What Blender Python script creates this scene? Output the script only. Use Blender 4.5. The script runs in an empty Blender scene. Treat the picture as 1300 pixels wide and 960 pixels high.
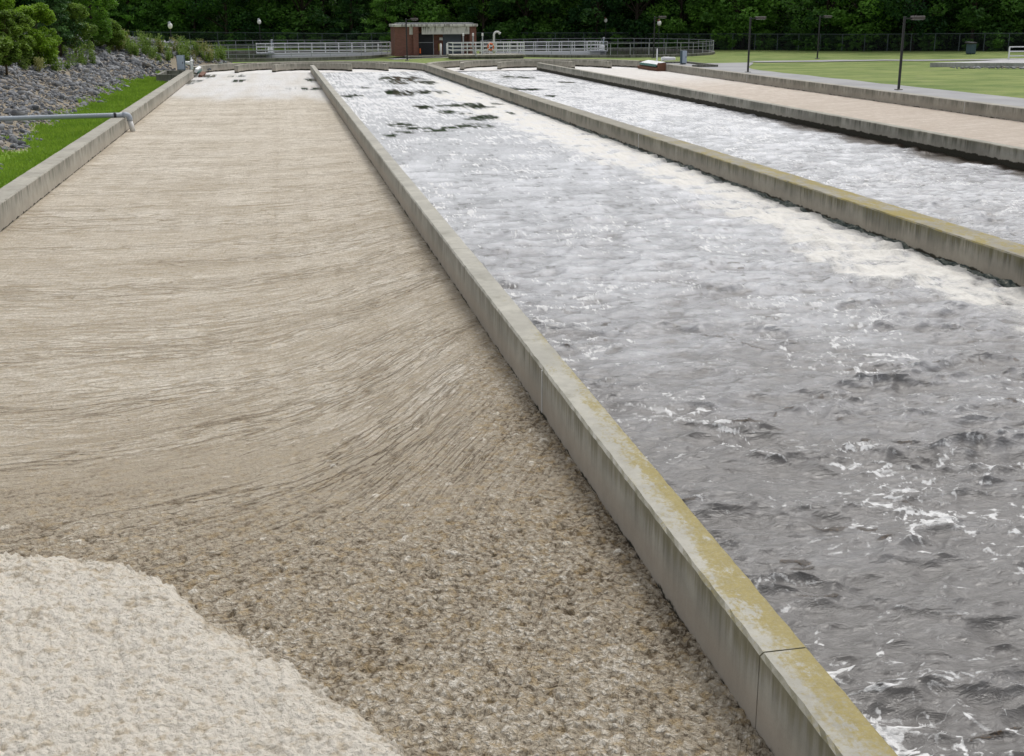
import bpy, bmesh, math, random
import numpy as np
from mathutils import Matrix, Vector

random.seed(7)
rng = np.random.default_rng(7)
sc = bpy.context.scene
COL = sc.collection
R = math.radians

# ------------------------------------------------------------------ camera
F_PX, PITCH, YAW, ROLL, CAM_H = 1466.47, 0.27615, 0.196347, -0.003505, 4.1
cy_, sy_ = math.cos(YAW), math.sin(YAW)
cp_, sp_ = math.cos(PITCH), math.sin(PITCH)
FW = Vector((sy_ * cp_, cy_ * cp_, -sp_))
_r = Vector((cy_, -sy_, 0.0))
_u = _r.cross(FW)
RT = math.cos(ROLL) * _r + math.sin(ROLL) * _u
UP = -math.sin(ROLL) * _r + math.cos(ROLL) * _u
cam = bpy.data.cameras.new('camera')
camo = bpy.data.objects.new('camera', cam)
COL.objects.link(camo)
M3 = Matrix((RT, UP, -FW)).transposed()
camo.matrix_world = Matrix.Translation((0, 0, CAM_H)) @ M3.to_4x4()
cam.sensor_width = 36.0
cam.lens = F_PX / 1300 * 36.0
cam.shift_y = -46 / 1300
cam.clip_start = 0.1
cam.clip_end = 3000
sc.camera = camo


def at(px, py, z=0.0):
    """spot on the level z that the survey point (px, py) lies on"""
    d = FW + RT * ((px - 650) / F_PX) - UP * ((py - 434) / F_PX)
    t = (CAM_H - z) / -d.z
    return d.x * t, d.y * t


def atY(px, py, Y):
    d = FW + RT * ((px - 650) / F_PX) - UP * ((py - 434) / F_PX)
    t = Y / d.y
    return d.x * t, Y, CAM_H + d.z * t


# ------------------------------------------------------------------ numpy noise
def _hash(ix, iy, seed):
    h = (ix.astype(np.int64) * 374761393 + iy.astype(np.int64) * 668265263 + seed * 1274126177) & 0xffffffff
    h = ((h ^ (h >> 13)) * 1274126177) & 0xffffffff
    h = (h ^ (h >> 16)) & 0xffffffff
    return h


def perlin(x, y, seed=0):
    x = np.asarray(x, dtype=np.float64); y = np.asarray(y, dtype=np.float64)
    ix = np.floor(x); iy = np.floor(y)
    fx = x - ix; fy = y - iy

    def g(ox, oy):
        a = _hash(ix + ox, iy + oy, seed) * (2 * math.pi / 4294967296.0)
        return np.cos(a) * (fx - ox) + np.sin(a) * (fy - oy)
    u = fx * fx * fx * (fx * (fx * 6 - 15) + 10)
    v = fy * fy * fy * (fy * (fy * 6 - 15) + 10)
    a = g(0, 0); b = g(1, 0); c = g(0, 1); d = g(1, 1)
    return ((a + (b - a) * u) * (1 - v) + (c + (d - c) * u) * v) * 1.5


def fbm(x, y, octv=4, seed=0, gain=0.5, lac=2.03):
    s = 0; a = 1.0; n = 0
    for k in range(octv):
        s = s + a * perlin(x, y, seed + k * 17)
        n += a; a *= gain; x = x * lac + 3.1; y = y * lac + 1.7
    return s / n


def ridged(x, y, octv=3, seed=0, gain=0.5):
    s = 0; a = 1.0; n = 0
    for k in range(octv):
        s = s + a * (1 - np.abs(perlin(x, y, seed + k * 13)) * 1.6)
        n += a; a *= gain; x = x * 2.07 + 5.3; y = y * 2.07 + 2.9
    return s / n


def worley(x, y, seed=0):
    ix = np.floor(x); iy = np.floor(y)
    best = np.full(x.shape, 9.0); idv = np.zeros(x.shape)
    for ox in (-1, 0, 1):
        for oy in (-1, 0, 1):
            h = _hash(ix + ox, iy + oy, seed)
            px = (h & 0xffff) / 65536.0; py = ((h >> 16) & 0xffff) / 65536.0
            d = np.hypot(ix + ox + px - x, iy + oy + py - y)
            m = d < best
            best = np.where(m, d, best); idv = np.where(m, ((h * 2654435761) & 0xffff) / 65536.0, idv)
    return best, idv


def sstep(a, b, x):
    t = np.clip((x - a) / (b - a), 0, 1)
    return t * t * (3 - 2 * t)


def pc(x, lo, hi):
    a, b = np.percentile(x[::5, ::5], [lo, hi])
    return sstep(a, b, x)


def sea(X, Y, seed, n_=52, lmin=0.13, lmax=1.5, dy=None):
    """sum of crested wave trains; returns dx, dy, dz"""
    r_ = np.random.default_rng(seed)
    dX = np.zeros(X.shape); dY = np.zeros(X.shape); dZ = np.zeros(X.shape)
    for i in range(n_):
        lam = lmin * (lmax / lmin) ** ((i + r_.uniform()) / n_)
        th = math.pi / 2 + r_.normal(0, 0.55) + (0.4 if i % 2 else -0.25)
        k = 2 * math.pi / lam; cx, cy = math.cos(th), math.sin(th)
        a = 0.0074 * lam ** 0.66 * r_.uniform(0.6, 1.3)
        pk = 1 + 0.65 * perlin(X * 0.55 / lam ** 0.5 + i * 7.3, Y * 0.55 / lam ** 0.5, seed + i)   # wave groups
        if dy is not None: pk = pk * sstep(1.6, 4.0, lam / dy)
        ph = k * (cx * X + cy * Y) + r_.uniform(0, 6.28)
        s_ = np.sin(ph); c_ = np.cos(ph)
        dZ += a * pk * c_; dX -= 0.7 * a * pk * cx * s_; dY -= 0.7 * a * pk * cy * s_
    return dX, dY, dZ


# ------------------------------------------------------------------ object helpers
def tag(o, label=None, cat=None, group=None, kind=None):
    if label: o['label'] = label
    if cat: o['category'] = cat
    if group: o['group'] = group
    if kind: o['kind'] = kind
    return o


def empty(name, loc=(0, 0, 0), rz=0.0, label=None, cat=None, group=None):
    o = bpy.data.objects.new(name, None)
    COL.objects.link(o)
    o.location = loc; o.rotation_euler = (0, 0, rz); o.empty_display_size = 0.2
    return tag(o, label, cat, group)


def link(name, me, mat=None, parent=None):
    if mat is not None and not me.materials:
        me.materials.append(mat)
    o = bpy.data.objects.new(name, me)
    COL.objects.link(o)
    if parent is not None:
        o.parent = parent
    return o


def copy_tree(o, parent=None):
    c = o.copy(); COL.objects.link(c)
    c.parent = parent
    for ch in list(o.children):
        copy_tree(ch, c)
    return c


class MB:
    def __init__(self):
        self.v = []; self.f = []

    def add(self, vs, fs):
        b = len(self.v)
        self.v += [tuple(p) for p in vs]
        self.f += [tuple(i + b for i in f) for f in fs]
        return self

    def box(self, c, s, rz=0.0, rx=0.0, ry=0.0, bev=0.0):
        bm = bmesh.new()
        bmesh.ops.create_cube(bm, size=1.0)
        for v in bm.verts:
            v.co = Vector((v.co.x * s[0], v.co.y * s[1], v.co.z * s[2]))
        if bev:
            bmesh.ops.bevel(bm, geom=list(bm.edges), offset=bev, segments=1, affect='EDGES')
        m = Matrix.Translation(c) @ Matrix.Rotation(rz, 4, 'Z') @ Matrix.Rotation(ry, 4, 'Y') @ Matrix.Rotation(rx, 4, 'X')
        bm.transform(m)
        bm.verts.index_update()
        self.add([v.co[:] for v in bm.verts], [[v.index for v in f.verts] for f in bm.faces])
        bm.free()
        return self

    def tube(self, pts, rad, n=8, cap=True):
        pts = [Vector(p) for p in pts]
        if not isinstance(rad, (list, tuple)): rad = [rad] * len(pts)
        rings = []
        prev = None
        for i, p in enumerate(pts):
            t = (pts[min(i + 1, len(pts) - 1)] - pts[max(i - 1, 0)])
            t.normalize()
            if prev is None:
                a = Vector((0, 0, 1)) if abs(t.z) < 0.9 else Vector((1, 0, 0))
                a = (a - t * a.dot(t)).normalized()
            else:
                a = (prev - t * prev.dot(t)).normalized()
            prev = a
            b = t.cross(a)
            rings.append([p + (a * math.cos(2 * math.pi * k / n) + b * math.sin(2 * math.pi * k / n)) * rad[i] for k in range(n)])
        vs = [q for rg in rings for q in rg]
        fs = []
        for i in range(len(rings) - 1):
            for k in range(n):
                k2 = (k + 1) % n
                fs.append((i * n + k, i * n + k2, (i + 1) * n + k2, (i + 1) * n + k))
        if cap:
            fs.append(tuple(range(n - 1, -1, -1)))
            fs.append(tuple((len(rings) - 1) * n + k for k in range(n)))
        return self.add(vs, fs)

    def sphere(self, c, r, n=10, m=6, sz=1.0):
        vs = []; fs = []
        for i in range(m + 1):
            th = math.pi * i / m
            for k in range(n):
                ph = 2 * math.pi * k / n
                vs.append((c[0] + r * math.sin(th) * math.cos(ph), c[1] + r * math.sin(th) * math.sin(ph), c[2] + r * sz * math.cos(th)))
        for i in range(m):
            for k in range(n):
                k2 = (k + 1) % n
                fs.append((i * n + k, (i + 1) * n + k, (i + 1) * n + k2, i * n + k2))
        return self.add(vs, fs)

    def sweep(self, path, prof, jit=0.0, closed_ends=True):
        """prof: closed list of (n, z); path: list of (x, y). n points right of travel"""
        n = len(path); k = len(prof)
        rnd = random.Random(int(abs(path[0][0] * 100)) + n)
        vs = []
        for i, p in enumerate(path):
            a = path[max(i - 1, 0)]; b = path[min(i + 1, n - 1)]
            tx, ty = b[0] - a[0], b[1] - a[1]
            l = math.hypot(tx, ty); tx /= l; ty /= l
            for (q, z) in prof:
                j = jit if 0 < i < n - 1 else 0
                vs.append((p[0] + ty * q + rnd.uniform(-j, j), p[1] - tx * q, z + (rnd.uniform(-j, j) if z > -0.2 else 0)))
        fs = []
        for i in range(n - 1):
            for j in range(k):
                j2 = (j + 1) % k
                fs.append((i * k + j, (i + 1) * k + j, (i + 1) * k + j2, i * k + j2))
        if closed_ends:
            fs.append(tuple(range(k - 1, -1, -1)))
            fs.append(tuple((n - 1) * k + j for j in range(k)))
        return self.add(vs, fs)

    def build(self, name, mat, parent=None, smooth=False):
        me = bpy.data.meshes.new(name)
        me.from_pydata(self.v, [], self.f)
        bm = bmesh.new(); bm.from_mesh(me)
        bmesh.ops.recalc_face_normals(bm, faces=bm.faces)
        bm.to_mesh(me); bm.free()
        if smooth:
            me.polygons.foreach_set('use_smooth', [True] * len(me.polygons))
        me.update()
        return link(name, me, mat, parent)


def grid_mesh(name, X, Y, Z, attrs, mat):
    ny, nx = X.shape
    me = bpy.data.meshes.new(name)
    n = nx * ny
    co = np.stack([X, Y, Z], -1).reshape(-1).astype(np.float32)
    me.vertices.add(n)
    me.vertices.foreach_set('co', co)
    idx = np.arange(n).reshape(ny, nx)
    q = np.stack([idx[:-1, :-1], idx[:-1, 1:], idx[1:, 1:], idx[1:, :-1]], -1).reshape(-1, 4)
    nf = len(q)
    me.loops.add(nf * 4)
    me.loops.foreach_set('vertex_index', q.reshape(-1).astype(np.int32))
    me.polygons.add(nf)
    me.polygons.foreach_set('loop_start', np.arange(0, nf * 4, 4, dtype=np.int32))
    me.polygons.foreach_set('loop_total', np.full(nf, 4, dtype=np.int32))
    me.polygons.foreach_set('use_smooth', np.ones(nf, dtype=bool))
    for k, a in attrs.items():
        at_ = me.attributes.new(k, 'FLOAT', 'POINT')
        at_.data.foreach_set('value', np.asarray(a, dtype=np.float32).reshape(-1))
    me.update(calc_edges=True)
    me.validate()
    return link(name, me, mat)


def quads_mesh(name, P, attrs=None):
    """P: (n,4,3) quads"""
    n = len(P)
    me = bpy.data.meshes.new(name)
    me.vertices.add(n * 4)
    me.vertices.foreach_set('co', P.reshape(-1).astype(np.float32))
    me.loops.add(n * 4)
    me.loops.foreach_set('vertex_index', np.arange(n * 4, dtype=np.int32))
    me.polygons.add(n)
    me.polygons.foreach_set('loop_start', np.arange(0, n * 4, 4, dtype=np.int32))
    me.polygons.foreach_set('loop_total', np.full(n, 4, dtype=np.int32))
    for k, a in (attrs or {}).items():
        at_ = me.attributes.new(k, 'FLOAT', 'POINT')
        at_.data.foreach_set('value', np.repeat(np.asarray(a, dtype=np.float32), 4))
    me.update(calc_edges=True)
    return me


# ------------------------------------------------------------------ materials
class NT:
    def __init__(self, name):
        self.m = bpy.data.materials.new(name)
        self.m.use_nodes = True
        self.t = self.m.node_tree
        self.t.nodes.clear()
        self.out = self.t.nodes.new('ShaderNodeOutputMaterial')

    def new(self, typ): return self.t.nodes.new(typ)

    def put(self, sock, val):
        if val is None: return
        if isinstance(val, bpy.types.NodeSocket): self.t.links.new(val, sock)
        elif isinstance(val, (tuple, list)) and len(val) == 3 and sock.type == 'RGBA': sock.default_value = (*val, 1)
        else: sock.default_value = val

    def math(self, op, a, b=None, c=None, clamp=False):
        n = self.new('ShaderNodeMath'); n.operation = op; n.use_clamp = clamp
        self.put(n.inputs[0], a); self.put(n.inputs[1], b)
        if c is not None: self.put(n.inputs[2], c)
        return n.outputs[0]

    def step(self, x, a, b, lo=0.0, hi=1.0):
        n = self.new('ShaderNodeMapRange'); n.interpolation_type = 'SMOOTHSTEP'
        self.put(n.inputs['Value'], x); self.put(n.inputs['From Min'], a); self.put(n.inputs['From Max'], b)
        self.put(n.inputs['To Min'], lo); self.put(n.inputs['To Max'], hi)
        return n.outputs['Result']

    def mix(self, f, a, b):
        n = self.new('ShaderNodeMix'); n.data_type = 'RGBA'
        self.put(n.inputs[0], f); self.put(n.inputs[6], a); self.put(n.inputs[7], b)
        return n.outputs[2]

    def noise(self, vec, scale, detail=3, rough=0.55, dist=0.0):
        n = self.new('ShaderNodeTexNoise')
        self.put(n.inputs['Vector'], vec); self.put(n.inputs['Scale'], scale)
        n.inputs['Detail'].default_value = detail; n.inputs['Roughness'].default_value = rough
        n.inputs['Distortion'].default_value = dist
        return n.outputs['Fac']

    def voro(self, vec, scale, feature='F1', out='Distance'):
        n = self.new('ShaderNodeTexVoronoi'); n.feature = feature
        self.put(n.inputs['Vector'], vec); self.put(n.inputs['Scale'], scale)
        return n.outputs[out]

    def pos(self):
        n = self.new('ShaderNodeNewGeometry'); return n.outputs['Position']

    def nrm(self):
        n = self.new('ShaderNodeNewGeometry'); return n.outputs['True Normal']

    def objco(self):
        n = self.new('ShaderNodeTexCoord'); return n.outputs['Object']

    def vmul(self, v, s):
        n = self.new('ShaderNodeVectorMath'); n.operation = 'MULTIPLY'
        self.put(n.inputs[0], v); n.inputs[1].default_value = s
        return n.outputs[0]

    def xyz(self, v):
        n = self.new('ShaderNodeSeparateXYZ'); self.put(n.inputs[0], v); return n.outputs

    def attr(self, name):
        n = self.new('ShaderNodeAttribute'); n.attribute_name = name; return n.outputs['Fac']

    def orand(self):
        n = self.new('ShaderNodeObjectInfo'); return n.outputs['Random']

    def bump(self, h, strength=0.5, dist=0.02):
        n = self.new('ShaderNodeBump')
        n.inputs['Strength'].default_value = strength; n.inputs['Distance'].default_value = dist
        self.put(n.inputs['Height'], h)
        return n.outputs[0]

    def bsdf(self, col, rough=0.8, spec=0.3, metal=0.0, normal=None, ior=None):
        n = self.new('ShaderNodeBsdfPrincipled')
        self.put(n.inputs['Base Color'], col); self.put(n.inputs['Roughness'], rough)
        self.put(n.inputs['Specular IOR Level'], spec); self.put(n.inputs['Metallic'], metal)
        if normal is not None: self.put(n.inputs['Normal'], normal)
        if ior: n.inputs['IOR'].default_value = ior
        return n.outputs[0]

    def done(self, shader):
        self.t.links.new(shader, self.out.inputs['Surface'])
        return self.m


def simple(name, col, rough=0.6, spec=0.4, metal=0.0, var=0.25, scale=3.0):
    n = NT(name)
    f = n.noise(n.objco(), scale, 4)
    f2 = n.noise(n.objco(), scale * 9, 3)
    d = tuple(c * (1 - var) for c in col); l = tuple(min(1, c * (1 + var)) for c in col)
    c = n.mix(n.math('ADD', n.math('MULTIPLY', f, 0.6), n.math('MULTIPLY', f2, 0.4)), d, l)
    return n.done(n.bsdf(c, rough, spec, metal, n.bump(f2, 0.15, 0.01)))


def concrete(name, lich=(0, 0, 0), dark=0.6, wet=-0.5, base=(0.385, 0.365, 0.31), pink=0.25, lich_side=None):
    """lich = (full until y, none after y, amount)"""
    n = NT(name)
    P = n.pos(); X, Y, Z = n.xyz(P)
    N = n.xyz(n.nrm())
    upf = n.step(N[2], 0.55, 0.85)
    big = n.noise(P, 0.7, 5, 0.6)
    med = n.noise(P, 5.0, 5, 0.65)
    fin = n.noise(P, 60.0, 4, 0.7)
    c = n.mix(n.step(big, 0.3, 0.7), tuple(b * 0.82 for b in base), tuple(min(1, b * 1.12) for b in base))
    c = n.mix(n.step(med, 0.35, 0.75, 0, 0.5), c, tuple(b * 0.68 for b in base))
    # tan lower band on the sides
    side = n.math('SUBTRACT', 1.0, upf)
    low = n.math('MULTIPLY', n.step(Z, -0.18, -0.45), side)
    c = n.mix(n.math('MULTIPLY', low, pink), c, (0.40, 0.325, 0.255))
    # run-off stains from the rim
    sv = n.vmul(P, (3.2, 3.2, 0.35))
    st = n.noise(sv, 1.0, 5, 0.65)
    st2 = n.noise(n.vmul(P, (14.0, 14.0, 0.7)), 1.0, 3, 0.6)
    stn = n.math('ADD', n.math('MULTIPLY', st, 0.7), n.math('MULTIPLY', st2, 0.3))
    zn = n.math('ADD', Z, n.math('MULTIPLY', n.math('SUBTRACT', st2, 0.5), 0.45))
    ln = n.step(zn, -0.42, -0.02)
    m = n.math('MULTIPLY', n.math('MULTIPLY', n.step(stn, 0.42, 0.62), ln), side)
    c = n.mix(n.math('MULTIPLY', m, dark), c, (0.075, 0.075, 0.058))
    bl = n.noise(n.vmul(P, (0.55, 0.55, 0.25)), 1.0, 3, 0.6)
    m3 = n.math('MULTIPLY', n.math('MULTIPLY', n.step(bl, 0.48, 0.62), n.step(zn, -0.55, -0.15)), side)
    c = n.mix(n.math('MULTIPLY', m3, dark * 0.65), c, (0.13, 0.13, 0.10))
    m2 = n.math('MULTIPLY', n.math('MULTIPLY', n.step(st2, 0.62, 0.72), n.step(Z, -0.5, -0.1)), side)
    c = n.mix(n.math('MULTIPLY', m2, 0.35), c, (0.55, 0.53, 0.48))
    # speckle and weathered dark film on the coping
    c = n.mix(n.math('MULTIPLY', n.step(fin, 0.52, 0.75), 0.35), c, tuple(b * 0.45 for b in base))
    tp = n.noise(P, 2.2, 6, 0.7)
    c = n.mix(n.math('MULTIPLY', n.math('MULTIPLY', n.step(tp, 0.5, 0.7), upf), 0.45), c, (0.20, 0.19, 0.15))
    # mustard lichen
    if lich[2] > 0:
        pl = n.noise(n.vmul(P, (1.7, 0.75, 1.0)), 1.0, 7, 0.72)
        edge = n.noise(P, 22.0, 4, 0.7)
        f = n.step(Y, lich[0], lich[1], 1.0, 0.0)
        v = n.math('ADD', n.math('ADD', pl, n.math('MULTIPLY', n.math('SUBTRACT', edge, 0.5), 0.5)), n.math('MULTIPLY', n.math('SUBTRACT', f, 1.0), 0.34))
        if lich_side is not None:
            v = n.math('ADD', v, n.math('MULTIPLY', n.math('SUBTRACT', X, lich_side[0]), lich_side[1]))
        pz = n.noise(n.vmul(P, (5.0, 2.2, 1.0)), 1.0, 6, 0.75)
        v = n.math('SUBTRACT', v, n.math('MULTIPLY', n.step(pz, 0.52, 0.66), 0.22))
        lm = n.math('MULTIPLY', n.step(v, 0.40, 0.60), n.step(N[2], 0.2, 0.7))
        lm = n.math('MULTIPLY', n.math('MULTIPLY', lm, lich[2]), n.step(n.noise(P, 40.0, 4, 0.75), 0.28, 0.52, 0.55, 1.0))
        lc = n.mix(n.noise(P, 14.0, 5, 0.75), (0.19, 0.155, 0.050), (0.43, 0.35, 0.115))
        c = n.mix(lm, c, lc)
        rim = n.math('MULTIPLY', n.math('MULTIPLY', n.step(zn, -0.22, -0.02), side), n.math('MULTIPLY', f, 0.45))
        c = n.mix(rim, c, (0.16, 0.14, 0.04))
    # wet algae line above the liquid
    wv = n.math('ADD', Z, n.math('MULTIPLY', n.math('SUBTRACT', n.noise(P, 3.0, 5, 0.7), 0.5), 0.24))
    wm = n.math('MULTIPLY', n.step(wv, wet + 0.015, wet - 0.015), side)
    c = n.mix(wm, c, n.mix(n.step(fin, 0.4, 0.7), (0.022, 0.021, 0.015), (0.085, 0.075, 0.052)))
    h = n.math('ADD', n.math('MULTIPLY', med, 0.6), n.math('MULTIPLY', fin, 0.5))
    return n.done(n.bsdf(c, 0.88, 0.25, 0, n.bump(h, 0.45, 0.012)))


def leafmat(name, dark, light, trans=0.22, rvar=0.25):
    n = NT(name)
    t = n.attr('tint')
    r = n.orand()
    f = n.math('ADD', n.math('MULTIPLY', t, 0.8), n.math('MULTIPLY', n.math('SUBTRACT', r, 0.5), rvar), clamp=True)
    c = n.mix(f, dark, light)
    b = n.bsdf(c, 0.55, 0.3)
    tr = n.new('ShaderNodeBsdfTranslucent'); n.put(tr.inputs[0], c)
    mx = n.new('ShaderNodeMixShader'); mx.inputs[0].default_value = trans
    n.t.links.new(b, mx.inputs[1]); n.t.links.new(tr.outputs[0], mx.inputs[2])
    return n.done(mx.outputs[0])


def foam_mat(name, near=(0.150, 0.115, 0.075), mid=(0.455, 0.392, 0.300), pale=(0.765, 0.71, 0.615), clod=1.0):
    n = NT(name)
    P = n.pos()
    t = n.attr('tone'); w = n.attr('white'); hm = n.attr('hole'); lo = n.math('MULTIPLY', n.math('ADD', n.attr('loose'), 0.28), clod)
    wob = n.new('ShaderNodeVectorMath'); wob.operation = 'ADD'
    nz = n.new('ShaderNodeTexNoise'); n.put(nz.inputs['Vector'], P); nz.inputs['Scale'].default_value = 22.0; nz.inputs['Detail'].default_value = 2
    sc_ = n.new('ShaderNodeVectorMath'); sc_.operation = 'SCALE'; n.put(sc_.inputs[0], nz.outputs['Color']); sc_.inputs['Scale'].default_value = 0.05
    n.put(wob.inputs[0], n.vmul(P, (1, 1, 0.3))); n.put(wob.inputs[1], sc_.outputs[0])
    Q = wob.outputs[0]
    v1 = n.voro(Q, 19.0); v2 = n.voro(Q, 44.0)
    f1 = n.noise(P, 45.0, 4, 0.7); f2 = n.noise(P, 190.0, 3, 0.75); f3 = n.noise(P, 9.0, 4, 0.65)
    fs = n.math('ADD', n.math('MULTIPLY', n.math('SUBTRACT', f1, 0.5), 0.45), n.math('MULTIPLY', n.math('SUBTRACT', f2, 0.5), 0.55))
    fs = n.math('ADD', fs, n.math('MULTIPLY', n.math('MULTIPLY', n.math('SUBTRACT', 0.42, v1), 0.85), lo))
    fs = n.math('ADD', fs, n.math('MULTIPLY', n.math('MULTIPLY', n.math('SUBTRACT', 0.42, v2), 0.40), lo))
    # drawn-out flow lines follow the current, not the view
    fl = n.attr('flow'); ph = n.attr('phi'); ps = n.attr('psi')

    def flow(a_, b_, det, rg):
        cb_ = n.new('ShaderNodeCombineXYZ')
        n.put(cb_.inputs[0], n.math('MULTIPLY', ps, a_)); n.put(cb_.inputs[1], n.math('MULTIPLY', ph, b_))
        return n.noise(cb_.outputs[0], 1.0, det, rg)
    sA = flow(0.55, 3.4, 4, 0.62); sB = flow(1.9, 12.0, 4, 0.65); sC = flow(0.10, 0.75, 3, 0.55); sD = flow(0.42, 2.3, 2, 0.5); sE = flow(1.1, 6.5, 2, 0.5)
    l1 = n.step(n.math('ABSOLUTE', n.math('SUBTRACT', sD, 0.5)), 0.0, 0.030, 1.0, 0.0)
    l2 = n.step(n.math('ABSOLUTE', n.math('SUBTRACT', sE, 0.5)), 0.0, 0.034, 1.0, 0.0)
    br = n.step(sC, 0.35, 0.60, 0.25, 1.0)
    lines = n.math('MULTIPLY', n.math('MAXIMUM', n.math('MULTIPLY', l1, 0.9), n.math('MULTIPLY', l2, 0.75)), br)
    sv_ = n.math('ADD', n.math('MULTIPLY', n.math('SUBTRACT', sA, 0.5), 0.26), n.math('MULTIPLY', n.math('SUBTRACT', sB, 0.5), 0.72))
    sv_ = n.math('ADD', sv_, n.math('MULTIPLY', n.math('SUBTRACT', sC, 0.5), 0.18))
    sv_ = n.math('MULTIPLY', n.math('SUBTRACT', sv_, n.math('MULTIPLY', lines, 0.44)), fl)
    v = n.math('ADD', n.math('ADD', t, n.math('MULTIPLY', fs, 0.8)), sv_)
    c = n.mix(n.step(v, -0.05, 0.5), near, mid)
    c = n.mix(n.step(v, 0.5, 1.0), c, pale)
    c = n.mix(n.math('MULTIPLY', n.step(n.math('ADD', f3, n.math('MULTIPLY', f2, 0.4)), 0.70, 0.86, 0, 0.6), n.math('MINIMUM', n.math('ADD', lo, 0.1), 1.0)), c, (0.46, 0.34, 0.18))
    c = n.mix(w, c, n.mix(f1, (0.66, 0.64, 0.60), (0.88, 0.87, 0.86)))
    c = n.mix(hm, c, (0.024, 0.034, 0.022))
    rough = n.math('SUBTRACT', 0.9, n.math('MULTIPLY', hm, 0.82))
    h = n.math('ADD', n.math('MULTIPLY', f1, 0.5), n.math('MULTIPLY', f2, 0.30))
    h = n.math('SUBTRACT', h, n.math('MULTIPLY', n.math('ADD', n.math('MULTIPLY', v1, 1.0), n.math('MULTIPLY', v2, 0.5)), lo))
    h = n.math('ADD', h, n.math('MULTIPLY', sv_, 2.2))
    h = n.math('MULTIPLY', h, n.math('SUBTRACT', 1.0, hm))
    return n.done(n.bsdf(c, rough, 0.15, 0, n.bump(h, 0.9, 0.040)))


def water_mat(name):
    n = NT(name)
    P = n.pos()
    film = n.attr('film'); lace = n.attr('lace'); cream = n.attr('cream'); hole = n.attr('hole'); brown = n.attr('brown')
    fa = n.noise(n.vmul(P, (9, 20, 14)), 1.0, 5, 0.7, 0.8)
    fb = n.noise(n.vmul(P, (42, 75, 50)), 1.0, 4, 0.72, 0.3)
    wv = n.noise(n.vmul(P, (4.5, 10, 6)), 1.0, 4, 0.6, 0.9)
    g = n.math('ADD', n.math('MULTIPLY', n.math('SUBTRACT', fa, 0.5), 1.0), n.math('MULTIPLY', n.math('SUBTRACT', fb, 0.5), 0.9))
    c = n.mix(fa, (0.108, 0.101, 0.094), (0.155, 0.148, 0.141))
    fm = n.step(n.math('ADD', film, n.math('MULTIPLY', g, 0.28)), 0.05, 1.0)
    c = n.mix(fm, c, n.mix(n.math('ADD', film, n.math('MULTIPLY', g, 0.35)), (0.30, 0.31, 0.335), (0.68, 0.69, 0.715)))
    lm = n.step(n.math('ADD', lace, n.math('MULTIPLY', g, 0.80)), 0.32, 1.12)
    c = n.mix(lm, c, n.mix(fb, (0.60, 0.595, 0.58), (0.82, 0.82, 0.82)))
    cm = n.step(n.math('ADD', cream, n.math('MULTIPLY', g, 0.55)), 0.20, 0.95)
    c = n.mix(cm, c, n.mix(n.math('ADD', fa, n.math('MULTIPLY', g, 0.3)), (0.58, 0.55, 0.49), (0.86, 0.845, 0.80)))
    bm_ = n.step(n.math('ADD', brown, n.math('MULTIPLY', g, 1.0)), 0.42, 0.85)
    c = n.mix(bm_, c, n.mix(n.step(fb, 0.5, 0.72), (0.034, 0.026, 0.019), (0.15, 0.088, 0.036)))
    c = n.mix(hole, c, (0.045, 0.055, 0.040))
    solid = n.math('MAXIMUM', n.math('MAXIMUM', lm, cm), n.math('MAXIMUM', n.math('MULTIPLY', bm_, 0.4), n.math('MULTIPLY', fm, 0.10)))
    solid = n.math('MULTIPLY', solid, n.math('SUBTRACT', 1.0, hole))
    rough = n.math('ADD', 0.06, n.math('MULTIPLY', solid, 0.6))
    h = n.math('ADD', n.math('ADD', n.math('MULTIPLY', fa, 0.34), n.math('MULTIPLY', fb, n.math('MULTIPLY', solid, 0.22))), n.math('MULTIPLY', wv, 0.9))
    h = n.math('MULTIPLY', h, n.math('SUBTRACT', 1.0, n.math('MULTIPLY', hole, 0.95)))
    return n.done(n.bsdf(c, rough, 0.5, 0, n.bump(h, 0.6, 0.05), ior=1.40))


M = {}
M['conc'] = concrete('concrete_weathered')
M['conc_mid'] = concrete('concrete_lichen_coping', lich=(6.5, 21, 0.85), pink=0.5, dark=0.48, wet=-0.585, base=(0.44, 0.425, 0.37), lich_side=(3.08, 0.70))
M['conc_two'] = concrete('concrete_lichen_far', lich=(24, 62, 1.0), dark=0.85, wet=-0.50, base=(0.34, 0.32, 0.265), pink=0.3)
M['conc_wet'] = concrete('concrete_wet_base', lich=(18, 52, 0.25), dark=0.8, wet=-0.42, base=(0.38, 0.365, 0.31))
M['conc_left'] = concrete('concrete_left', dark=0.65, wet=-0.58, base=(0.40, 0.38, 0.325))
M['conc_dark'] = concrete('concrete_stained', dark=0.9, wet=-3, base=(0.25, 0.245, 0.22), pink=0.1)
M['slab'] = concrete('pale_slab', dark=0.3, wet=-3, base=(0.52, 0.52, 0.52), pink=0.1)
M['foam'] = foam_mat('foam_tan')
M['foam_b'] = foam_mat('foam_pale', near=(0.36, 0.30, 0.24), mid=(0.50, 0.43, 0.36), pale=(0.72, 0.66, 0.59), clod=0.5)
M['water'] = water_mat('aerated_water')
M['white'] = simple('painted_white_metal', (0.82, 0.83, 0.84), 0.45, 0.4, var=0.12)
M['galv'] = simple('galvanised_metal', (0.42, 0.44, 0.47), 0.5, 0.5, 0.3, var=0.2)
M['dullgalv'] = simple('dull_metal', (0.27, 0.28, 0.29), 0.6, 0.4, 0.2, var=0.25)
M['pvc'] = simple('grey_plastic_pipe', (0.36, 0.40, 0.45), 0.4, 0.4, var=0.12)
M['pvcw'] = simple('white_plastic', (0.72, 0.72, 0.70), 0.45, 0.4, var=0.1)
M['black'] = simple('black_rubber', (0.03, 0.03, 0.035), 0.5, 0.4)
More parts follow.
